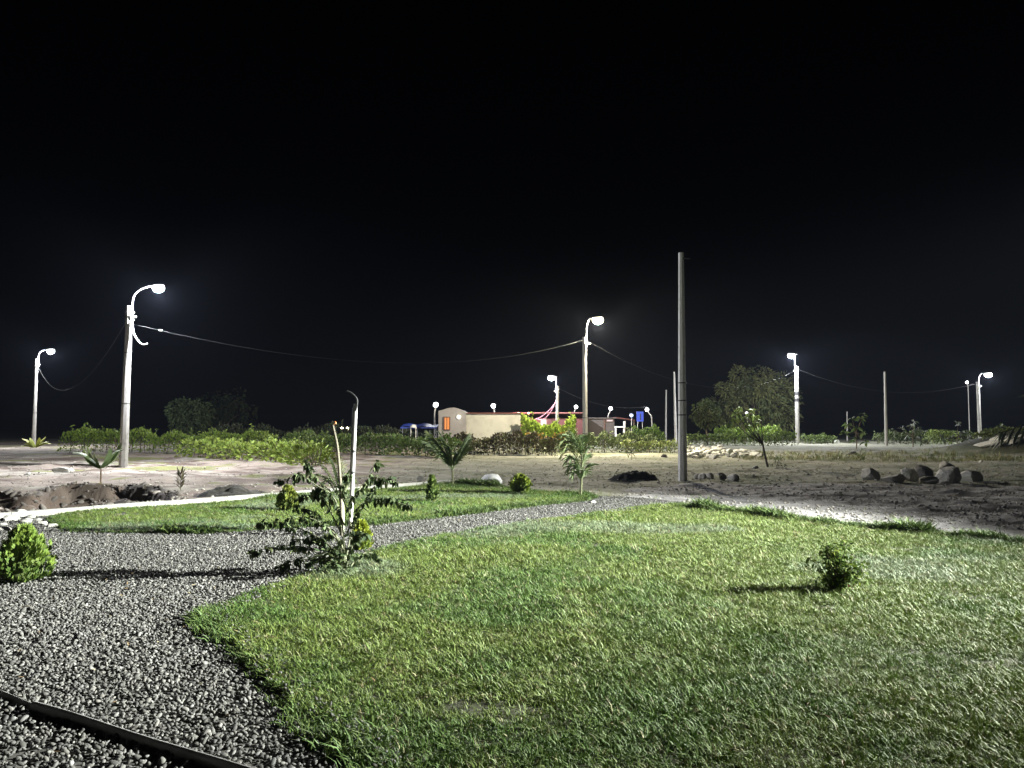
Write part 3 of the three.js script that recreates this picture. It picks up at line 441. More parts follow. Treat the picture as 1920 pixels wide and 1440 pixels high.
{ // pale car-like shape under the lean-to: a low bench slab
  const c = at(1162, 799, 71), g = thing('stone_bench', 'pale low bench with a raised end beneath the lean-to roof', 'bench', V(c.x, ground(c.x, -71), -71));
  part(g, 'seat', box(0.95, 0.12, 0.45).translate(0, c.y - 0.05, 0), M.white); part(g, 'backrest', box(0.14, 0.45, 0.45).translate(0.42, c.y + 0.24, 0), M.white); for (const x of [-0.38, 0.38]) part(g, 'leg', box(0.1, c.y - 0.11, 0.4).translate(x, (c.y - 0.11) / 2, 0), M.white);
}
{ // blue sign and blue lamp
  const c = at(1200, 781, 70), g = thing('blue_sign', 'upright blue lit sign board on two posts beside the dark building', 'sign', V(c.x, ground(c.x, -70), -70)); const y = c.y - g.position.y;
  const pnl = part(g, 'sign_panel', box(0.62, 0.9, 0.07), M.signBlue); pnl.position.y = y; const gr = new THREE.Mesh(box(0.1, 0.6, 0.03), M.darkSteel); gr.name = 'sign_bar'; gr.position.set(0.03, -0.04, 0.052); pnl.add(gr);
  for (const x of [-0.22, 0.22]) part(g, 'post', new THREE.CylinderGeometry(0.03, 0.03, y - 0.46, 7).translate(x, (y - 0.46) / 2, 0), M.steel);
  lampLight(g, V(0, y, 0.25), [0.12, 0.25, 1], 0.12, 6);
  const q = at(1184, 779, 70.5), b2 = thing('blue_lamp', 'small round blue lamp left of the blue sign board', 'lamp', V(q.x, ground(q.x, -70.5), -70.5)), y2 = q.y - b2.position.y;
  part(b2, 'post', new THREE.CylinderGeometry(0.03, 0.04, y2 - 0.15, 7).translate(0, (y2 - 0.15) / 2, 0), M.steel); const s = part(b2, 'lamp_globe', new THREE.SphereGeometry(0.17, 14, 10), glow(0.2, 0.4, 1, 0.9)); s.position.y = y2; lampLight(b2, V(0, y2, 0), [0.2, 0.4, 1], 0.8, 4);
}
{ // blue awning left of the house
  const a = at(757, 797.5, 61), b = at(819, 797, 59), g = thing('blue_awning', 'long blue tarpaulin awning on posts left of the house', 'awning', V((a.x + b.x) / 2, -0.05, -60)), w = b.x - a.x, y = a.y + 0.05;
  const gg = new THREE.PlaneGeometry(w, 1.6, 12, 4); gg.rotateX(-Math.PI / 2 + 0.14); const u = gg.attributes.position; for (let i = 0; i < u.count; i++) u.setY(i, u.getY(i) + 0.05 * Math.sin(u.getX(i) * 5) + (u.getX(i) > w * 0.25 ? -0.06 : 0)); gg.computeVertexNormals(); part(g, 'canopy', gg, M.blueTarp).position.y = y;
  const hem = part(g, 'hem', box(w, 0.11, 0.02), M.blueTarp); hem.position.set(0, y - 0.19, 0.8);
  for (const x of [-w / 2 + 0.05, -0.2, w / 2 - 0.1]) part(g, 'post', new THREE.CylinderGeometry(0.03, 0.03, y - 0.03, 7).translate(x, (y - 0.03) / 2, 0), M.steel);
  const c = at(775, 800, 58), t = thing('garden_shelter', 'small white rounded shelter in front of the blue awning', 'shelter', V(c.x, -0.05, -58)); part(t, 'canopy', new THREE.SphereGeometry(0.24, 14, 6, 0, 6.283, 0, Math.PI / 2), M.white).position.y = c.y - 0.02; for (const x of [-0.19, 0.19]) part(t, 'leg', new THREE.CylinderGeometry(0.035, 0.035, c.y, 7).translate(x, c.y / 2 + 0.02, 0), M.white);
}

// ------------------------------------------------------------------ rocks
function rockGeo(seed, detail = 2) {
  const g = mergeVertices(new THREE.IcosahedronGeometry(1, detail).deleteAttribute('uv').deleteAttribute('normal')), a = g.attributes.position, r = rng(seed), cut = []; for (let i = 0; i < 13; i++) cut.push([dirRand(r), 0.5 + 0.34 * r()]);
  for (let i = 0; i < a.count; i++) { const v = V().fromBufferAttribute(a, i).normalize(); for (const [d, k] of cut) { const t = v.dot(d); if (t > k) v.addScaledVector(d, k - t); } v.multiplyScalar(1.22 + 0.05 * (r() - 0.5)); a.setXYZ(i, v.x, v.y, v.z); }
  const n = g.toNonIndexed(); n.computeVertexNormals(); const u = []; for (let i = 0; i < n.attributes.position.count; i++) u.push(n.attributes.position.getX(i) * 0.5 + n.attributes.position.getZ(i) * 0.3, n.attributes.position.getY(i) * 0.5); n.setAttribute('uv', new THREE.Float32BufferAttribute(u, 2)); return n;
}
const rockG = [0, 1, 2, 3, 4].map((k) => rockGeo(300 + k)), rockM = [[0.58, 0.56, 0.52], [0.40, 0.385, 0.36], [0.66, 0.65, 0.62], [0.13, 0.12, 0.115]].map((c) => new THREE.MeshStandardMaterial({ color: new THREE.Color(...c), roughness: 0.9, map: poleTone, bumpMap: wallBump, bumpScale: 0.02 }));
// u: middle, v: foot in the photograph, w and h in its pixels
function rock(u, v, w, h, m, label, group, r = R0, lift = 0, depth = 0) {
  const p = depth ? at(u, v, depth) : on(u, v), k = -p.z / F; p.y = ground(p.x, p.z) + h * k * 0.30 + lift; const o = solo('rock', label, 'rock', rockG[Math.floor(r() * 5)], rockM[m], p, group); o.scale.set(w * k * 0.53, h * k * 0.5, w * k * 0.45 * (0.8 + 0.4 * r())); o.rotation.set((r() - 0.5) * 0.5, r() * 6.28, (r() - 0.5) * 0.5); return o;
}
rock(1630, 899, 44, 22, 0, 'grey boulder at the left end of the boulder row behind the road');
rock(1676, 903, 44, 20, 1, 'low dark grey boulder second from the left in the boulder row');
rock(1704, 899, 30, 32, 0, 'tall boulder with a pale lit left face in the boulder row');
rock(1733, 894, 34, 26, 3, 'boulder coloured dark as if shaded in the middle of the boulder row');  // shadow on this boulder is put into its dark colour
rock(1744, 906, 30, 18, 1, 'small low boulder in front of the one coloured dark as if shaded');
rock(1782, 905, 42, 35, 0, 'largest pale boulder in the row behind the road');
rock(1775, 876, 24, 16, 1, 'small stone lying in dry grass behind the largest boulder');
rock(1822, 902, 36, 24, 0, 'boulder at the right end of the row');
rock(1668, 912, 12, 8, 1, 'fist-sized stone on the road edge before the boulder row');
rock(1305, 897, 12, 14, 1, 'upright stone nearest to the foot of the tall concrete pole');
rock(1318, 898, 17, 15, 0, 'rounded pale stone second from the tall concrete pole');
rock(1332, 897, 15, 17, 0, 'tall pale stone third from the tall concrete pole');
rock(1352, 893, 12, 11, 1, 'small stone behind the short row right of the tall pole');
rock(1356, 900, 16, 13, 1, 'low grey stone fourth from the tall concrete pole');
rock(1374, 899, 21, 15, 0, 'rounded stone at the right end of the short row by the pole');
rock(1415, 878, 14, 6, 2, 'flat white stone left of the slender dark stemmed tree');
rock(1456, 858, 9, 6, 2, 'small white stone right of the white stone heap');
rock(1569, 831, 10, 7, 2, 'white stone at the end of the low hedge right of the lamp');
rock(1840, 866, 8, 6, 2, 'lone little white stone on the grass slope at far right');
rock(790, 903, 15, 14, 1, 'dark stone left of the young palm behind the kerb');
rock(1245, 857, 14, 8, 3, 'dark flat stone lying on the field left of the tall pole');
rock(1112, 944, 10, 8, 2, 'larger white stone at the tip of the narrow lawn');
rock(1104, 946, 8, 5, 2, 'smaller white stone at the tip of the narrow lawn');
rock(122, 896, 36, 14, 0, 'long pale stone lying on the bare earth left of the V shaped plant');
rock(52, 898, 12, 8, 0, 'small pale stone on the bare earth at far left');
rock(396, 1160, 22, 10, 2, 'white flat stone at the corner of the large lawn');
{
  const r = rng(401); let i = 0;
  for (let row = 0; row < 6; row++) for (let k = 0; k < 13; k++) {                                       // white stone heap
    const u = 1292 + k * 11 + (r() - 0.5) * 9, v = 858 - row * 3.3 + (r() - 0.5) * 2.5, f = (u - 1292) / 140, maxRow = f < 0.45 ? 5.5 : 3.6; if (row > maxRow || r() < 0.17 || (f > 0.9 && row > 1)) continue;
    rock(u, Math.max(v, 842), 9 + 9 * r(), 5 + 4.5 * r(), 2, 'pale angular stone in the white stone heap right of the tall pole', 'stones of the white heap', r, 0.02 + (row > 3 ? 0.18 * r() : 0.06 * r())); i++;
  }
  const flat = [[20, 976, 34, 16], [34, 968, 26, 14], [50, 980, 26, 12], [58, 972, 22, 10], [80, 986, 22, 13], [100, 989, 20, 12], [4, 986, 16, 10], [8, 996, 20, 12], [114, 984, 18, 10], [46, 988, 20, 8], [70, 977, 16, 8], [-14, 978, 26, 14], [-30, 990, 24, 12], [-50, 982, 24, 12]];
  flat.forEach(([u, v, w, h]) => rock(u, v, w, h, 2, 'flat pale stone in the cluster between the kerb end and the round conifer', 'flat pale stones at the kerb end', r, 0.01));
  for (const [u, v, w, h] of [[1850, 824, 46, 12], [1890, 826, 50, 14], [1925, 825, 40, 13]]) rock(u, v, w, h, 2, 'broad pale rock at the foot of the dark earth bank', 'pale rocks below the bank', r, -0.1, 48.4);
}
{ // dark soil heaps
  const heap = (u, v, w, h, label, seed) => { const p = on(u, v), k = -p.z / F, g = new THREE.PlaneGeometry(2, 2, 30, 30).rotateX(-Math.PI / 2), a = g.attributes.position, c = []; for (let i = 0; i < a.count; i++) { const x = a.getX(i), z = a.getZ(i), d = Math.hypot(x + 0.12 * Math.sin(z * 3), z); const y = Math.pow(Math.max(0, 1 - d * d), 0.8) * (0.72 + 0.6 * fbm(x * 2 + seed, z * 2, 4)) + 0.3 * fbm(x * 6, z * 6 + seed, 3) * (1 - sst(d, 0.7, 1)) - 0.06 - 0.2 * sst(d, 0.9, 1.3); a.setY(i, y); const q = 0.03 + 0.02 * hash2(i, seed); c.push(q, q * 0.92, q * 0.85); } g.setAttribute('color', new THREE.Float32BufferAttribute(c, 3)); g.computeVertexNormals(); p.y = ground(p.x, p.z); const o = solo('soil_heap', label, 'soil heap', g, M.soil, p); o.scale.set(w * k / 2, h * k * 1.15, w * k * 0.4); return o; };
  heap(1188, 900, 100, 20, 'low black soil heap left of the tall concrete pole', 5);
  heap(1600, 853, 26, 8, 'small dark soil lump on the field below the pale sapling', 9);
  heap(440, 930, 120, 16, 'dark fibrous soil heap against the kerb behind the small conifer', 14);
}
{ // crumpled sack
  const p = on(922, 911), g = mergeVertices(new THREE.IcosahedronGeometry(1, 4).deleteAttribute('uv').deleteAttribute('normal')), a = g.attributes.position; for (let i = 0; i < a.count; i++) { const v = V().fromBufferAttribute(a, i); const n = 0.3 * fbm(v.x * 2.2 + 5, v.y * 2.2 + v.z * 1.6, 4) + 0.16 * Math.abs(fbm(v.x * 5 + v.z * 4, v.y * 5, 3)); v.multiplyScalar(1 + n); if (v.y < 0.25 && v.z > 0 && Math.abs(v.x - 0.3) < 0.34) v.z *= 0.45; a.setXYZ(i, v.x, Math.max(v.y, -0.55), v.z); } g.computeVertexNormals();
  const t = thing('crumpled_sack', 'pale crumpled sack slumped behind the narrow lawn beside the small bush', 'sack', V(p.x, ground(p.x, p.z), p.z)); const m = part(t, 'sack_body', g, new THREE.MeshStandardMaterial({ color: new THREE.Color(0.8, 0.8, 0.84), roughness: 0.5 })); m.scale.set(0.29, 0.22, 0.22); m.position.y = 0.13;
  const k = part(t, 'painted_fold_shade', new THREE.TorusGeometry(0.1, 0.035, 8, 16), new THREE.MeshStandardMaterial({ color: new THREE.Color(0.03, 0.03, 0.04), roughness: 0.8 })); k.position.set(-0.06, 0.1, 0.2); k.rotation.set(0.2, 0.3, 0); k.scale.set(1.4, 1, 1);  // dark ring painted in for the shade of the sack's fold
}

// ------------------------------------------------------------------ vegetation
// hedge or row of weeds: leaves over a lumpy volume along a foot line of pixels; h in metres
function hedge(name, label, category, line, depth, h, wid, n, leafLen, col, seed, opt = {}) {
  const r = rng(seed), pts = line.map(([u, v]) => (depth ? (() => { const p = at(u, 800, depth); return V(p.x, ground(p.x, p.z), p.z); })() : (() => { const p = on(u, v); return V(p.x, ground(p.x, p.z), p.z); })()));
  const cv = new THREE.CatmullRomCurve3(pts), o = pts[0].clone(), b = new GB(o), stems = new GB(o), lump = (f) => 0.72 + 0.55 * (0.5 + fbm(f * (opt.lumps || 14) + seed, seed * 0.37, 3));
  for (let i = 0; i < n; i++) {
    const f = r(), hh = h * lump(f), c = cv.getPointAt(f), tn = cv.getTangentAt(f), side = V(-tn.z, 0, tn.x), a = r() * Math.PI, rr = opt.hollow ? Math.sqrt(r()) : 0.55 + 0.45 * Math.sqrt(r()), x = Math.cos(a) * wid * 0.5 * rr, y = Math.pow(Math.sin(a), 0.7) * hh * rr;
    const p = c.clone().addScaledVector(side, x).add(V((r() - 0.5) * 0.1, y, 0)), out = side.clone().multiplyScalar(Math.cos(a) + (r() - 0.5)).add(V((r() - 0.5), 0.35 + 0.8 * Math.sin(a) + (r() - 0.5) * 0.7, (r() - 0.5) * 0.6)).normalize(), L = leafLen * (0.6 + 0.8 * r());
    const k = vary(opt.tint && r() < opt.tintShare ? opt.tint : col, r, 0.35); b.leaf(p, out, perp(out, r), L, L * (opt.wide || 0.5), 0.35 * r(), k);
  }
  const shoots = opt.shoots || 0; for (let i = 0; i < shoots; i++) { const f = r(), c = cv.getPointAt(f), y0 = h * lump(f) * 0.75, top = c.clone().add(V((r() - 0.5) * 0.3, y0 + h * (0.2 + 0.4 * r()), (r() - 0.5) * 0.3)); stems.tube([c, top], 0.012, 4, [0.1, 0.12, 0.05]); for (let k = 0; k < 9; k++) { const d = dirRand(r); d.y = Math.abs(d.y); d.normalize(); b.leaf(c.clone().lerp(top, 0.75 + 0.25 * r()), d, perp(d, r), leafLen * 1.1, leafLen * 0.5, 0.3, vary(col, r, 0.3)); } }
  const m = Math.max(6, Math.round(cv.getLength() / 0.7)); for (let i = 0; i < m; i++) { const c = cv.getPointAt((i + 0.5) / m); for (let j = 0; j < 3; j++) stems.tube([c.clone().add(V((r() - 0.5) * 0.3, -0.1, (r() - 0.5) * 0.3)), c.clone().add(V((r() - 0.5) * 0.5, h * 0.75, (r() - 0.5) * 0.5))], 0.015, 4, [0.08, 0.06, 0.04]); }
  const t = thing(name, label, category, o); part(t, 'foliage', b.geo(), M.leaf); part(t, 'stems', stems.geo(), M.bark).userData.kind = 'stuff'; return t;
}
const G = { bright: [0.15, 0.24, 0.045], mid: [0.09, 0.15, 0.035], dark: [0.04, 0.055, 0.022], olive: [0.10, 0.115, 0.04], brown: [0.075, 0.062, 0.035], pale: [0.30, 0.33, 0.24] };
hedge('hedge', 'long trimmed green hedge behind the tall left lamp', 'hedge', [[125, 846], [240, 848], [330, 852], [420, 850], [520, 846]], 46, 1.25, 1.7, 5200, 0.17, [0.2, 0.29, 0.05], 501, { shoots: 26 });
hedge('weed_row', 'bright leafy row of low plants right of the tall left lamp', 'plants', [[350, 862], [420, 864], [500, 869], [560, 874], [600, 880]], 0, 0.85, 1.5, 2600, 0.17, [0.24, 0.32, 0.06], 502, { shoots: 20, wide: 0.7 });
hedge('hedge', 'dark tall hedge line far behind the white post', 'hedge', [[400, 836], [520, 836], [640, 836], [760, 836], [850, 836]], 66, 1.45, 2.2, 3600, 0.26, G.dark, 503, { shoots: 10 });
hedge('weed_row', 'green leafy row between the white post and the young palm', 'plants', [[545, 852], [640, 856], [720, 857], [800, 859], [860, 858]], 0, 1.0, 1.6, 3800, 0.2, [0.12, 0.18, 0.045], 504, { shoots: 24, wide: 0.65 });
hedge('hedge', 'dark brown bushy hedge along the foot of the plaster house', 'hedge', [[855, 851], [920, 852], [985, 853], [1045, 853]], 0, 1.05, 1.8, 3600, 0.2, G.brown, 505, { shoots: 22, tint: G.olive, tintShare: 0.4 });
hedge('bush', 'bright yellow green bush right of the plaster house', 'bush', [[978, 0], [1010, 0], [1045, 0], [1078, 0]], 56, 2.15, 2.0, 4600, 0.24, [0.26, 0.36, 0.05], 506, { lumps: 5, shoots: 6 });
hedge('bush', 'orange tinged leafy bush in front of the bright bush', 'bush', [[985, 0], [1020, 0], [1062, 0]], 53, 1.25, 1.2, 1900, 0.18, [0.28, 0.17, 0.03], 507, { lumps: 5, tint: G.mid, tintShare: 0.35 });
hedge('hedge', 'grey green hedge right of the warm street lamp', 'hedge', [[1060, 0], [1120, 0], [1180, 0], [1225, 0]], 52, 1.15, 1.6, 3000, 0.2, [0.12, 0.155, 0.07], 508, { shoots: 14, lumps: 9 });
hedge('bush', 'rounded dark bushes below the blue sign', 'bush', [[1186, 0], [1215, 0], [1244, 0]], 58, 1.65, 1.6, 1500, 0.2, G.mid, 509, { lumps: 4 });
hedge('weed_row', 'pale yellow green weeds left of the tall concrete pole', 'plants', [[1165, 0], [1220, 0], [1290, 0]], 51, 0.75, 1.3, 1400, 0.17, [0.19, 0.23, 0.08], 510, { shoots: 10 });
hedge('hedge', 'low green hedge under the big dark tree', 'hedge', [[1285, 0], [1340, 0], [1400, 0], [1450, 0], [1490, 0]], 70, 1.0, 1.5, 2600, 0.22, [0.11, 0.16, 0.04], 511, { shoots: 8 });
hedge('hedge', 'bright clipped hedge lit behind the slender dark stemmed tree', 'hedge', [[1340, 0], [1400, 0], [1462, 0]], 77, 1.75, 1.3, 1500, 0.25, [0.17, 0.25, 0.04], 512, { lumps: 4 });
hedge('hedge', 'short low hedge just right of the lamp by the big tree', 'hedge', [[1503, 0], [1530, 0], [1566, 0]], 77, 0.85, 1.1, 900, 0.22, [0.12, 0.17, 0.05], 513, { lumps: 5 });
hedge('hedge', 'long dim hedge between the lone pole and the earth bank', 'hedge', [[1640, 0], [1700, 0], [1760, 0], [1830, 0]], 76, 1.05, 1.5, 2200, 0.24, [0.08, 0.11, 0.035], 514, { shoots: 16 });
hedge('weed_row', 'yellow green weeds lit beside the right sapling', 'plants', [[1735, 0], [1762, 0], [1792, 0]], 74, 1.15, 1.1, 800, 0.22, [0.19, 0.25, 0.06], 515, { lumps: 4 });
hedge('weed_row', 'grassy weeds on top of the dark earth bank', 'plants', [[1830, 0], [1880, 0], [1935, 0]], 50, 0.32, 1.2, 900, 0.16, [0.10, 0.13, 0.03], 516, { shoots: 6 });

function treeCrown(b, r, center, rad, clumps, leaves, len, col, clumpR = 0.3) {
  for (let i = 0; i < clumps; i++) { const d = dirRand(r), k = 0.45 + 0.5 * Math.sqrt(r()), c = center.clone().add(V(d.x * rad.x * k, d.y * rad.y * k * (d.y < 0 ? 0.75 : 1), d.z * rad.z * k)), cr = clumpR * Math.max(rad.x, rad.y) * (0.6 + 0.7 * r()), cc = vary(col, r, 0.25); for (let j = 0; j < leaves; j++) { const e = dirRand(r), p = c.clone().addScaledVector(e, cr * (0.5 + 0.5 * Math.sqrt(r()))), o = e.clone().add(V(0, -0.25 + 0.4 * r(), 0)).add(dirRand(r).multiplyScalar(0.7)).normalize(); b.leaf(p, o, perp(o, r), len * (0.6 + 0.8 * r()), len * 0.42, 0.3, vary(cc, r, 0.25)); } }
}
function limbs(b, r, foot, center, rad, n, r0, col) {
  const fork = foot.clone().lerp(center, 0.45); b.tube(curve([foot.clone().add(V(0, -0.2, 0)), foot.clone().lerp(fork, 0.5).add(V((r() - 0.5) * 0.2, 0, 0)), fork], 8), (f) => r0 * (1 - 0.4 * f), 8, col);
  for (let i = 0; i < n; i++) { const d = dirRand(r); d.y = Math.abs(d.y) * 0.8 + 0.1; const e = center.clone().add(V(d.x * rad.x * 0.75, d.y * rad.y * 0.6, d.z * rad.z * 0.75)); b.tube(curve([fork, fork.clone().lerp(e, 0.5).add(V(0, rad.y * 0.12, 0)), e], 8), (f) => r0 * 0.5 * (1 - 0.8 * f), 6, col); }
}
function tree(name, label, u, v, depth, wpx, hpx, clumps, leaves, len, col, seed, opt = {}) {       // u, v: middle of the crown
  const r = rng(seed), c = at(u, v, depth), k = depth / F, rad = V(wpx * k / 2, hpx * k / 2, wpx * k / 2 * 0.8), foot = V(c.x + (opt.lean || 0), ground(c.x, c.z), c.z), t = thing(name, label, 'tree', foot), b = new GB(foot), w = new GB(foot);
  treeCrown(b, r, c, rad, clumps, leaves, len, col, opt.clumpR); limbs(w, r, foot, c, rad, opt.limbs || 7, opt.r0 || 0.16, [0.12, 0.09, 0.06]); part(t, 'crown', b.geo(), M.dull); part(t, 'trunk', w.geo(), M.bark); return t;
}
tree('leafy_tree', 'big dark round crowned tree left of the lamp with black bands', 1415, 762, 99, 160, 148, 110, 130, 0.46, [0.085, 0.095, 0.04], 601, { r0: 0.3, clumpR: 0.2, limbs: 10 });
tree('leafy_tree', 'small dim round tree left of the big dark tree', 1324, 777, 72, 54, 56, 26, 60, 0.34, [0.06, 0.075, 0.03], 602, { r0: 0.12, clumpR: 0.27 });
tree('leafy_tree', 'dim broad tree behind the left hedge', 352, 784, 76, 86, 60, 34, 60, 0.38, [0.045, 0.062, 0.028], 603, { r0: 0.16 });
tree('leafy_tree', 'barely visible dark tree right of the dim broad tree', 420, 778, 112, 110, 80, 30, 60, 0.5, [0.04, 0.055, 0.026], 604, { r0: 0.2 });

// saplings with big leaves: a stem, a few branches, clusters of large leaves
function sapling(label, u, v, depth, hpx, clusters, leafLen, col, seed, opt = {}) {     // clusters: [du, dv, leaves] in pixels from the foot
  const r = rng(seed), foot = at(u, v, depth); foot.y = ground(foot.x, foot.z); const k = depth / F, b = new GB(foot), w = new GB(foot), t = thing(opt.name || 'sapling', label, opt.category || 'sapling', foot), bark = opt.bark || [0.14, 0.11, 0.08];
  const fork = foot.clone().add(V((opt.forkx || 0) * k, hpx * (opt.fork || 0.45) * k, 0)); w.tube(curve([foot.clone().add(V(0, -0.1, 0)), foot.clone().lerp(fork, 0.5).add(V((r() - 0.5) * 0.05, 0, 0)), fork], 6), (f) => (opt.r0 || 0.03) * (1 - 0.25 * f), 7, bark);
  for (const [du, dv, n] of clusters) { const e = foot.clone().add(V(du * k, -dv * k, (r() - 0.5) * hpx * k * 0.25)); w.tube(curve([fork, fork.clone().lerp(e, 0.5).add(V(0, -0.04 * hpx * k, 0)), e], 7), (f) => (opt.r0 || 0.03) * 0.6 * (1 - 0.6 * f), 5, bark);
    for (let i = 0; i < n; i++) { const d = dirRand(r); d.y = d.y * 0.7 + 0.25; d.normalize(); b.leaf(e.clone().addScaledVector(d, 0.03), d, perp(d, r).add(V(0, 0.2, 0)).normalize(), leafLen * (0.65 + 0.6 * r()), leafLen * (opt.wide || 0.42), 0.45, vary(col, r, 0.25)); } }
  part(t, 'leaves', b.geo(), M.leaf); part(t, 'stem', w.geo(), M.bark); return t;
}
sapling('pale leaved sapling catching light left of the lone thin pole', 1606, 840, 60, 70, [[0, -38, 12], [-14, -46, 12], [-24, -30, 12], [12, -30, 9], [10, -58, 8], [14, -66, 5], [-4, -18, 9], [18, -12, 7], [-8, -58, 9]], 0.42, [0.09, 0.14, 0.042], 621, { r0: 0.05, wide: 0.55 });
sapling('dim sapling with spread leaves right of the lone thin pole', 1712, 836, 66, 50, [[0, -40, 9], [-22, -34, 8], [-34, -32, 5], [14, -34, 8], [6, -48, 8], [-8, -20, 7], [12, -16, 8], [22, -10, 7]], 0.42, [0.10, 0.12, 0.08], 622, { r0: 0.05, wide: 0.5 });
sapling('dim sapling with one rounded top leaf cluster by the earth bank', 1796, 834, 64, 44, [[0, -46, 9], [-14, -20, 7], [18, -28, 8], [-28, -24, 4], [4, -30, 8], [26, -22, 5]], 0.4, [0.11, 0.13, 0.09], 623, { r0: 0.05, wide: 0.55 });
sapling('white lit sapling standing on the earth bank below the far right lamp', 1866, 812, 52, 30, [[-2, -20, 8], [-16, -14, 8], [14, -14, 8], [8, -24, 6], [0, -8, 6]], 0.42, [0.12, 0.165, 0.06], 624, { r0: 0.04, wide: 0.5 });
sapling('slender dark stemmed young tree with few leaves at its top', 1441, 875, 33, 105, [[-60, -100, 9], [-46, -92, 8], [-34, -98, 9], [-22, -84, 8], [-14, -92, 7], [-66, -86, 6]], 0.2, [0.16, 0.22, 0.07], 625, { r0: 0.05, fork: 0.42, forkx: -10, wide: 0.6, bark: [0.05, 0.04, 0.035], name: 'young_tree', category: 'tree' });
sapling('bright green young tree lit by the tiny white lamp before the big tree', 1397, 833, 75, 64, [[-18, -60, 26], [-8, -48, 24], [-22, -44, 22], [8, -52, 22], [22, -50, 24], [24, -38, 22], [4, -36, 20], [-28, -34, 18], [14, -64, 14], [-10, -66, 14]], 0.5, [0.16, 0.22, 0.05], 629, { r0: 0.06, wide: 0.55, name: 'young_tree', category: 'tree' });
sapling('small rounded shrub alone on the field below the dark building', 1185, 863, 40, 34, [[0, -14, 18], [-5, -22, 18], [5, -24, 18], [-2, -32, 12], [6, -34, 8], [-6, -10, 12]], 0.13, [0.13, 0.16, 0.08], 626, { r0: 0.02, name: 'small_shrub', category: 'shrub' });
sapling('leafy shoot standing above the hedge left of the tall left lamp', 216, 846, 44, 44, [[-3, -40, 5], [3, -44, 5], [0, -34, 5]], 0.22, G.bright, 627, { r0: 0.02, name: 'leafy_shoot', category: 'plant' });
sapling('low dark weed clump at the foot of the slender dark stemmed tree', 1457, 877, 32, 12, [[-6, -6, 14], [4, -7, 14], [12, -4, 12], [0, -10, 10]], 0.14, G.dark, 628, { r0: 0.012, name: 'weed_clump', category: 'weeds', wide: 0.2 });

// rosettes of strap leaves
function rosette(name, label, category, u, v, depth, stemPx, leaves, wid, col, seed, opt = {}) {   // leaves: [tip du, tip dv, droop] in pixels from the foot
  const r = rng(seed), foot = depth ? at(u, v, depth) : on(u, v); foot.y = ground(foot.x, foot.z); if (opt.y !== undefined) foot.y = opt.y; const k = -foot.z / F, b = new GB(foot), w = new GB(foot), t = thing(name, label, category, foot), head = foot.clone().add(V((opt.lean || 0) * k, stemPx * k, 0));
  if (stemPx) w.tube(curve([foot.clone().add(V(0, -0.08, 0)), foot.clone().lerp(head, 0.5).add(V(0.01, 0, 0)), head], 8), (f) => (opt.r0 || 0.03) * (1 - 0.3 * f), 7, opt.bark || [0.14, 0.13, 0.08]);
  for (const [du, dv, dr, from] of leaves) { const s = foot.clone().lerp(head, from === undefined ? 0.9 + 0.1 * r() : from), e = foot.clone().add(V(du * k, -dv * k, (r() - 0.5) * Math.abs(dv) * k * 0.5)), m = s.clone().lerp(e, 0.55).add(V(0, dr * k, 0)), pts = curve([s, m, e], 9), c = vary(col, r, 0.25);
    if (opt.feather) { w.tube(pts, (f) => 0.011 * (1 - 0.75 * f), 4, c); const N = opt.feather; for (let i = 0; i < N; i++) { const f = 0.12 + 0.86 * i / N, q = pts[Math.min(9, Math.floor(f * 9))].clone().lerp(pts[Math.min(9, Math.floor(f * 9) + 1)], f * 9 % 1), d = (pts[Math.min(9, Math.floor(f * 9) + 1)]).clone().sub(pts[Math.max(0, Math.floor(f * 9) - 1)]).normalize(), sd = V(0, 1, 0).cross(d).normalize(), L = wid * Math.sin(Math.PI * (0.18 + 0.76 * f)) * (0.85 + 0.3 * r()); for (const sg of [-1, 1]) { const dd = d.clone().multiplyScalar(0.8).addScaledVector(sd, sg * 0.75).add(V(0, 0.25 - 0.3 * r(), 0)).normalize(); b.leaf(q, dd, dd.clone().cross(V(0, 1, 0).addScaledVector(sd, 0.4)).normalize(), L, L * 0.14, 0.35, vary(c, r, 0.2)); } } }
    else b.strap(pts, wid * (0.8 + 0.4 * r()), c, undefined, 0.3); }
  part(t, opt.feather ? 'fronds' : 'leaves', b.geo(), M.leaf); if (w.i.length) part(t, 'stem', w.geo(), M.bark); return t;
}
rosette('young_plant', 'V shaped young plant with long leaves before the tall left lamp', 'plant', 188, 912, 0, 38, [[-44, -74, -8], [-34, -66, -6], [-26, -58, -2], [34, -82, -8], [26, -74, -6], [20, -62, -2], [-12, -66, 0], [8, -68, 0], [-50, -64, 10], [42, -70, 10], [-30, -80, -6], [28, -84, -6]], 0.2, [0.18, 0.24, 0.10], 641, { r0: 0.025, bark: [0.16, 0.11, 0.07] });
rosette('croton', 'small dark brownish plant with stacked pointed leaves on bare earth', 'plant', 338, 921, 0, 34, [0, 1, 2, 3, 4].flatMap((q) => [[-12, -14 - q * 7, 3, 0.15 + q * 0.19], [11, -15 - q * 7, 3, 0.17 + q * 0.19], [-7, -20 - q * 6.5, 1, 0.2 + q * 0.18], [8, -21 - q * 6.5, 1, 0.22 + q * 0.18]]), 0.06, [0.07, 0.06, 0.03], 642, { r0: 0.012 });
rosette('young_palm', 'young feathery palm left behind the narrow lawn with pale lit fronds', 'palm', 848, 912, 0, 34, [[-52, -106, 4], [-42, -92, 6], [-34, -78, 8], [-50, -72, 10], [-18, -92, 4], [-26, -104, 4], [34, -102, -2], [28, -94, 0], [22, -82, 2], [30, -74, 6], [-20, -56, 10], [14, -60, 8], [-56, -86, 8], [-8, -76, 4], [36, -90, 0]], 0.44, [0.27, 0.34, 0.17], 643, { feather: 26, r0: 0.035, bark: [0.15, 0.16, 0.09] });
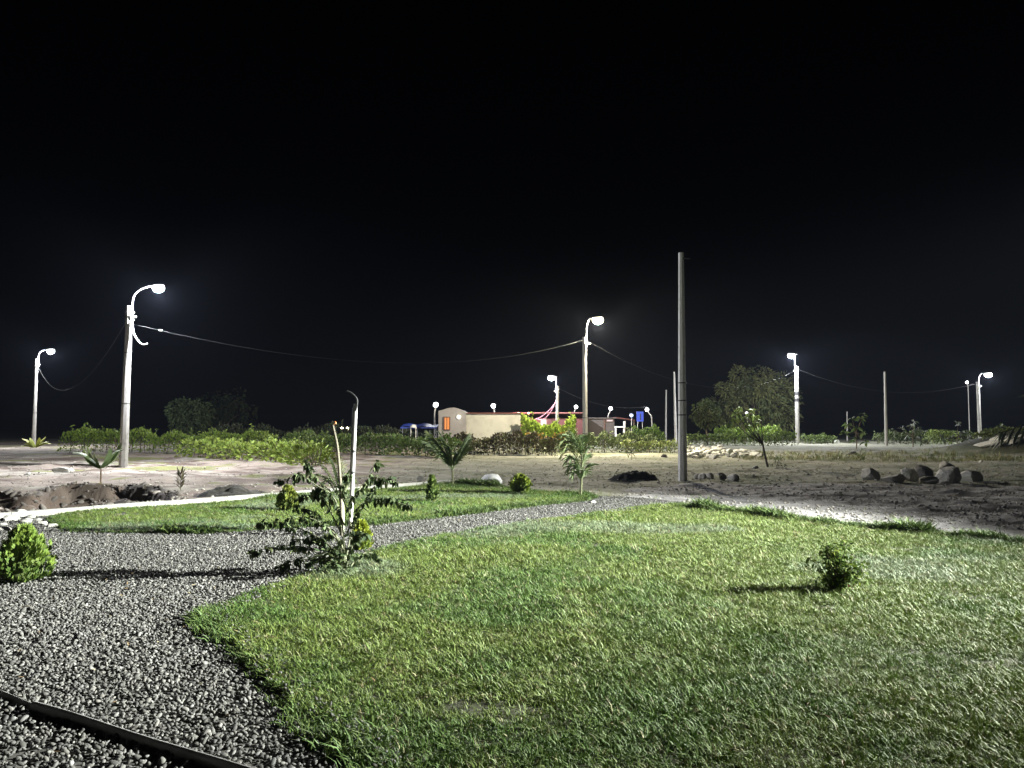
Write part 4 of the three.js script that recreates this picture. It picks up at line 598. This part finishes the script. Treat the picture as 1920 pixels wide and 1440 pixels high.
rosette('young_palm', 'tall young palm with drooping broad leaves at the tip of the narrow lawn', 'palm', 1088, 934, 0, 84, [[-44, -116, 14], [-30, -108, 12], [-34, -90, 18, 0.8], [-46, -96, 20], [-30, -64, 18, 0.65], [-24, -48, 16, 0.5], [18, -124, 2], [6, -120, 4], [28, -64, 6, 0.45], [-16, -40, 12, 0.4], [-12, -110, 8], [-18, -126, 2], [-38, -76, 20, 0.75], [18, -96, 8, 0.7], [-26, -100, 14], [14, -78, 10, 0.6], [-20, -72, 10, 0.6], [-10, -56, 8, 0.45], [10, -50, 8, 0.4]], 0.3, [0.20, 0.26, 0.12], 644, { feather: 13, r0: 0.03, lean: 4, bark: [0.14, 0.15, 0.08] });
rosette('broadleaf_plant', 'yellow green broad leaved plant at the foot of the far left lamp', 'plant', 66, 840, 57, 4, [[-26, -20, 4], [-22, -10, 4], [-12, -22, 2], [18, -24, 2], [26, -14, 4], [8, -22, 2], [-28, -5, 4], [30, -10, 5]], 0.34, [0.30, 0.32, 0.06], 645, { r0: 0.05 });

// conifers: upright fans of scale foliage round a dark core
function conifer(label, u, v, wpx, hpx, seed, col, col2, opt = {}) {
  const r = rng(seed), foot = on(u, v), k = -foot.z / F, w = wpx * k / 2, h = hpx * k; foot.y = opt.y === undefined ? 0.04 : opt.y; const t = thing('conifer', label, 'conifer', foot), b = new GB(foot), s = new GB(foot), top = opt.top || 0.5;
  const prof = (y) => Math.pow(Math.sin(Math.PI * Math.pow(clamp(y, 0.02, 0.995), top) * 0.93 + 0.16), 0.75);
  const n = opt.n || 900; for (let i = 0; i < n; i++) {
    const y = Math.pow(r(), 0.85), a = r() * 6.283, lobe = 0.82 + 0.22 * Math.sin(a * 5 + 3 * y + seed) + 0.12 * Math.sin(a * 11 + seed), rr = prof(y) * w * lobe * (0.72 + 0.34 * r()), out = V(Math.cos(a), 0, Math.sin(a)), p = foot.clone().addScaledVector(out, rr).add(V(0, y * h * 0.93, 0)), d = out.clone().multiplyScalar(0.35 + 0.35 * r()).add(V((r() - 0.5) * 0.4, 1, (r() - 0.5) * 0.4)).normalize(), L = h * (0.09 + 0.09 * r()) * (opt.fan || 1), sd = perp(d, r).addScaledVector(out, (r() - 0.5)).normalize(), c = vary(y * 0.5 + 0.5 * r() > 0.45 ? col2 : col, r, 0.3);
    for (let j = 0; j < 3; j++) { const dd = d.clone().addScaledVector(sd, (j - 1) * 0.42).normalize(); b.diamond(p, dd, sd, L * (j === 1 ? 1 : 0.78), L * 0.32, c); }
  }
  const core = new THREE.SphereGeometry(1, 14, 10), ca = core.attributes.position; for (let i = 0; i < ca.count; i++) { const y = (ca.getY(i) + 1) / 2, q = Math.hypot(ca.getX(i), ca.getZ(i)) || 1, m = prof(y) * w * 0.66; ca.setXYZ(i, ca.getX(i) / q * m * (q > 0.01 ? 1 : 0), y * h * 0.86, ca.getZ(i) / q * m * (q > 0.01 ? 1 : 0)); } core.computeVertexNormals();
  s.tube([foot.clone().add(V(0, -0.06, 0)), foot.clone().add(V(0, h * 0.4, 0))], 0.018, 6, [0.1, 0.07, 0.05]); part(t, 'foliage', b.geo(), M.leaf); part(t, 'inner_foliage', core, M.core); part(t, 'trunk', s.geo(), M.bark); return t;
}
conifer('large round clipped conifer on the gravel at the left edge', 42, 1090, 100, 104, 701, [0.07, 0.12, 0.018], [0.125, 0.19, 0.025], { y: 0, n: 1500, fan: 0.75 });
conifer('small egg shaped conifer on the narrow lawn by the kerb', 539, 961, 40, 47, 702, [0.07, 0.10, 0.015], [0.16, 0.19, 0.03], { top: 0.62 });
conifer('narrow pointed conifer on the narrow lawn left of the young palm', 810, 943, 23, 48, 703, [0.06, 0.10, 0.02], [0.10, 0.15, 0.03], { top: 0.42, n: 600 });
conifer('bright small bushy conifer at the far edge of the narrow lawn', 975, 928, 42, 36, 704, [0.12, 0.19, 0.02], [0.24, 0.30, 0.03], { top: 0.8 });
conifer('yellow tipped small conifer half hidden behind the sprawling shrub', 677, 1032, 40, 56, 705, [0.10, 0.15, 0.02], [0.26, 0.30, 0.03], { y: 0, top: 0.5 });

// bushy rose-like shrub on the lawn
{
  const r = rng(801), foot = on(1566, 1116); foot.y = 0.05; const k = -foot.z / F, t = thing('lawn_shrub', 'small bushy shrub with rounded leaves alone on the large lawn', 'shrub', foot), b = new GB(foot), w = new GB(foot), fl = new GB(foot);
  for (let i = 0; i < 60; i++) {
    const a = r() * 6.283, hh = (10 + 78 * Math.pow(r(), 0.8)) * k, sp = (8 + 50 * Math.pow(r(), 0.8)) * k * (hh > 64 * k ? 0.5 : 1), e = foot.clone().add(V(Math.cos(a) * sp, hh, Math.sin(a) * sp)), st = curve([foot.clone().add(V((r() - 0.5) * 0.06, -0.03, (r() - 0.5) * 0.06)), foot.clone().lerp(e, 0.5).add(V(0, 0.05, 0)), e], 8); w.tube(st, (f) => 0.005 * (1 - 0.6 * f), 5, [0.07, 0.05, 0.03]);
    for (let j = 0; j < 22; j++) { const q = st[1 + Math.floor(r() * 8)] || e, d = dirRand(r).add(V(0, 0.25, 0)).normalize(), L = 0.032 + 0.024 * r(); b.leaf(q.clone().addScaledVector(d, 0.015), d, perp(d, r), L, L * 0.66, 0.3, vary(r() > 0.8 ? [0.17, 0.22, 0.05] : [0.075, 0.115, 0.03], r, 0.3)); }
  }
  for (const [u, v] of [[1592, 1098], [1598, 1103], [1603, 1097]]) { const c = at(u, v, -foot.z - 0.12 * 1); for (let j = 0; j < 9; j++) { const d = dirRand(r); fl.leaf(c, d, perp(d, r), 0.02, 0.018, 0, u === 1592 ? [0.5, 0.05, 0.05] : [0.7, 0.62, 0.6]); } }
  part(t, 'leaves', b.geo(), M.dull); part(t, 'stems', w.geo(), M.bark); part(t, 'flowers', fl.geo(), M.leafSolid);
}
// sprawling shrub with drooping dark leaves in front of the white post
{
  const D = 8.95, r = rng(811), foot = on(645, 1073); const t = thing('sprawling_shrub', 'sprawling shrub with long arching branches of dark drooping leaves at the gravel edge', 'shrub', foot), w = new GB(foot), b = new GB(foot);
  const B = [
    [[646, 1078], [655, 1010], [652, 945], [688, 905], [712, 864]], [[646, 1078], [640, 1000], [628, 935], [592, 908], [566, 896], [545, 895], [520, 902]], [[628, 935], [598, 905], [580, 885], [572, 864]],
    [[650, 1040], [660, 985], [676, 952], [700, 938], [730, 938], [752, 944], [768, 950]], [[654, 950], [676, 915], [705, 900], [742, 900]], [[646, 1070], [612, 1018], [566, 992], [520, 984], [482, 982]],
    [[646, 1072], [600, 1036], [552, 1020], [505, 1028], [470, 1034]], [[646, 1075], [606, 1052], [560, 1050], [520, 1064]], [[648, 1072], [632, 1010], [600, 975], [560, 972], [530, 980]], [[648, 1076], [668, 1044], [690, 1040], [712, 1050]],
    [[640, 1000], [620, 960], [600, 935], [582, 925], [560, 930]], [[652, 960], [640, 920], [648, 895], [655, 888]], [[648, 1076], [640, 1040], [620, 1030], [596, 1046], [580, 1062]], [[648, 1070], [658, 1030], [672, 1008], [690, 1004]], [[645, 1074], [630, 1058], [600, 1068], [570, 1078]], [[650, 1000], [668, 965], [690, 925], [718, 890]], [[640, 1020], [612, 990], [585, 960], [556, 950]],
    [[646, 1074], [628, 1040], [604, 1012], [576, 1010], [548, 1012]], [[648, 1074], [650, 1045], [638, 1010], [616, 1000], [594, 1010]], [[648, 1070], [640, 1052], [622, 1062], [612, 1078]], [[646, 985], [632, 950], [606, 920], [590, 918]],
  ];
  B.forEach((br, q) => {
    const z = (r() - 0.5) * 0.7, pts = curve(br.map(([u, v], i) => { const p = at(u, v, D + z * (i / (br.length - 1))); if (i) p.add(V((r() - 0.5) * 0.05, (r() - 0.5) * 0.05, 0)); p.y = Math.max(p.y, -0.02); return p; }), 22); w.tube(pts, (f) => 0.011 * (1 - 0.75 * f), 5, [0.22, 0.23, 0.15]);
    const n = 30 + br.length * 13, gap = r() * 9; for (let i = 0; i < n; i++) { let f = 0.2 + 0.8 * Math.pow(r(), 0.75); if (vnoise(f * 9 + gap, gap) < -0.25) f = Math.min(1, f + 0.09); const j = Math.min(21, Math.floor(f * 22)), p = pts[j].clone().lerp(pts[j + 1], r()), d = V((r() - 0.5) * 1.5, -0.75 - 0.6 * r() + (r() > 0.75 ? 1.1 : 0), (r() - 0.5) * 1.5).normalize(), L = 0.04 + 0.04 * r(); b.leaf(p.add(V((r() - 0.5) * 0.05, (r() - 0.5) * 0.05, (r() - 0.5) * 0.07)), d, perp(d, r), L, L * 0.62, 0.2, vary(r() > 0.8 ? [0.13, 0.165, 0.08] : [0.05, 0.07, 0.034], r, 0.35)); }
  });
  // low thicket of long leaves at the foot
  for (let i = 0; i < 150; i++) { const p = at(600 + 66 * r(), 1076 - 60 * r() * r(), D + (r() - 0.5) * 0.5); p.y = Math.max(p.y, 0.02); const d = V((r() - 0.5) * 1.4, 0.4 + r() * 0.6 - 0.5, (r() - 0.5) * 1.2).normalize(), L = 0.07 + 0.06 * r(); b.leaf(p, d, perp(d, r), L, L * 0.36, 0.4, vary([0.05, 0.072, 0.03], r, 0.35)); }
  part(t, 'leaves', b.geo(), M.dull); part(t, 'branches', w.geo(), M.bark);
  const c = on(668, 1030), s = at(616, 1042, 8.7); s.y = Math.max(0.12, s.y); const st = new GB(s); st.tube([at(582, 1048, 8.75), at(614, 1034, 8.75)], 0.011, 6, [0.75, 0.75, 0.7]); solo('broken_twig', 'short white broken twig caught in the sprawling shrub', 'twig', st.geo(), M.bark, s);
}
// slim palm clump and curved stick behind the shrub
rosette('palm_clump', 'pale stemmed palm clump directly behind the sprawling shrub', 'palm', 640, 1000, 0, 66, [[-42, -136, 10], [-24, -144, 6], [-8, -140, 4], [-50, -112, 14], [14, -120, 8], [22, -96, 12], [-30, -96, 16]], 0.2, [0.20, 0.24, 0.12], 651, { feather: 16, r0: 0.045, bark: [0.34, 0.38, 0.26] });
{
  const f = on(641, 1006), D = -f.z, w = new GB(f); w.tube(curve([[641, 1006], [640, 950], [638, 905], [635, 862], [631, 828], [624, 797]].map(([u, v]) => at(u, v, D)), 26), (q) => 0.032 * (1 - 0.5 * q), 7, [0.20, 0.185, 0.14]); solo('curved_stick', 'tall thin curved stick leaning left beside the white post', 'stick', w.geo(), M.bark, f);
}
{ // white pipe post with a dark hook
  const f = on(656, 1004), D = -f.z, a = f.clone(), b = at(667, 757, D), t = thing('white_post', 'slim white pipe post with a dark curved hook at its top', 'post', f), k = D / F; a.y = -0.05;
  const L = a.distanceTo(b), g = new THREE.CylinderGeometry(3.7 * k, 4 * k, L, 12).translate(0, L / 2, 0); g.applyQuaternion(new THREE.Quaternion().setFromUnitVectors(V(0, 1, 0), b.clone().sub(a).normalize())); part(t, 'pipe', g, M.pvc).position.copy(a).sub(f);
  const h = new GB(f); h.tube(curve([at(668, 770, D - 0.03), at(670, 752, D - 0.03), at(666, 743, D - 0.03), at(658, 736, D - 0.03), at(650, 733, D - 0.03)], 16), 0.011, 6); part(t, 'hook', h.geo(), M.darkSteel);
  for (const v of [846, 886]) { const q = at(lerp(656, 667, (1004 - v) / 247), v, D), c = new THREE.CylinderGeometry(4.8 * k, 4.8 * k, 4 * k, 12, 1); c.translate(q.x - f.x, q.y - f.y, q.z - f.z); part(t, 'clip', c, M.darkSteel); }
  const s = new GB(f); s.tube([at(657, 905, D + 0.02), at(663, 765, D + 0.02)], 2 * k, 6); part(t, 'side_shade_strip', s.geo(), M.darkSteel);  // dark strip in place of the shading on the pipe's left side
}
// palm at the right edge: trunk outside the frame, leaflets reach in
{
  const r = rng(831), D = 20, foot = V(15, -0.05, -D), t = thing('palm_tree', 'dark palm whose drooping leaflets reach in at the right edge', 'palm', foot), w = new GB(foot), b = new GB(foot), head = V(14.9, 1.5, -D);
  w.tube(curve([foot.clone().add(V(0, -0.1, 0)), V(14.95, 0.7, -D), head], 8), (f) => 0.16 * (1 - 0.3 * f), 9, [0.12, 0.1, 0.07]);
  const tips = [at(1872, 812, D), at(1950, 716, D), V(17.4, 2.6, -19), V(16.6, 3.0, -22.5), V(15.2, 3.3, -18.2), V(17.6, 1.9, -21)];
  tips.forEach((e, q) => { const m = head.clone().lerp(e, 0.55).add(V(0, 0.25, 0)), pts = curve([head, m, e], 20); w.tube(pts, (f) => 0.03 * (1 - 0.7 * f), 5, [0.08, 0.1, 0.03]);
    for (let i = 0; i < 9; i++) { const f = 0.25 + 0.75 * i / 8, j = Math.min(19, Math.floor(f * 20)), p = pts[j], d0 = pts[j + 1].clone().sub(pts[Math.max(0, j - 1)]).normalize(), sd = V(0, 1, 0).cross(d0).normalize(); for (const sg of [-1, 1]) { const d = d0.clone().multiplyScalar(0.8).addScaledVector(sd, sg * 0.5).add(V(0, -0.3 - 0.45 * f, 0)).normalize(), L = 1.05 * Math.sin(Math.PI * (0.3 + 0.6 * f)) * (0.85 + 0.3 * r()), e2 = p.clone().addScaledVector(d, L).add(V(0, -0.1 * L, 0)); b.strap(curve([p, p.clone().lerp(e2, 0.5).add(V(0, 0.08, 0)), e2], 5), 0.085, vary([0.02, 0.03, 0.008], r, 0.3), undefined, 0.3); } } });
  part(t, 'fronds', b.geo(), M.leafSolid); part(t, 'trunk', w.geo(), M.bark);
}
renderer.render(scene, camera);
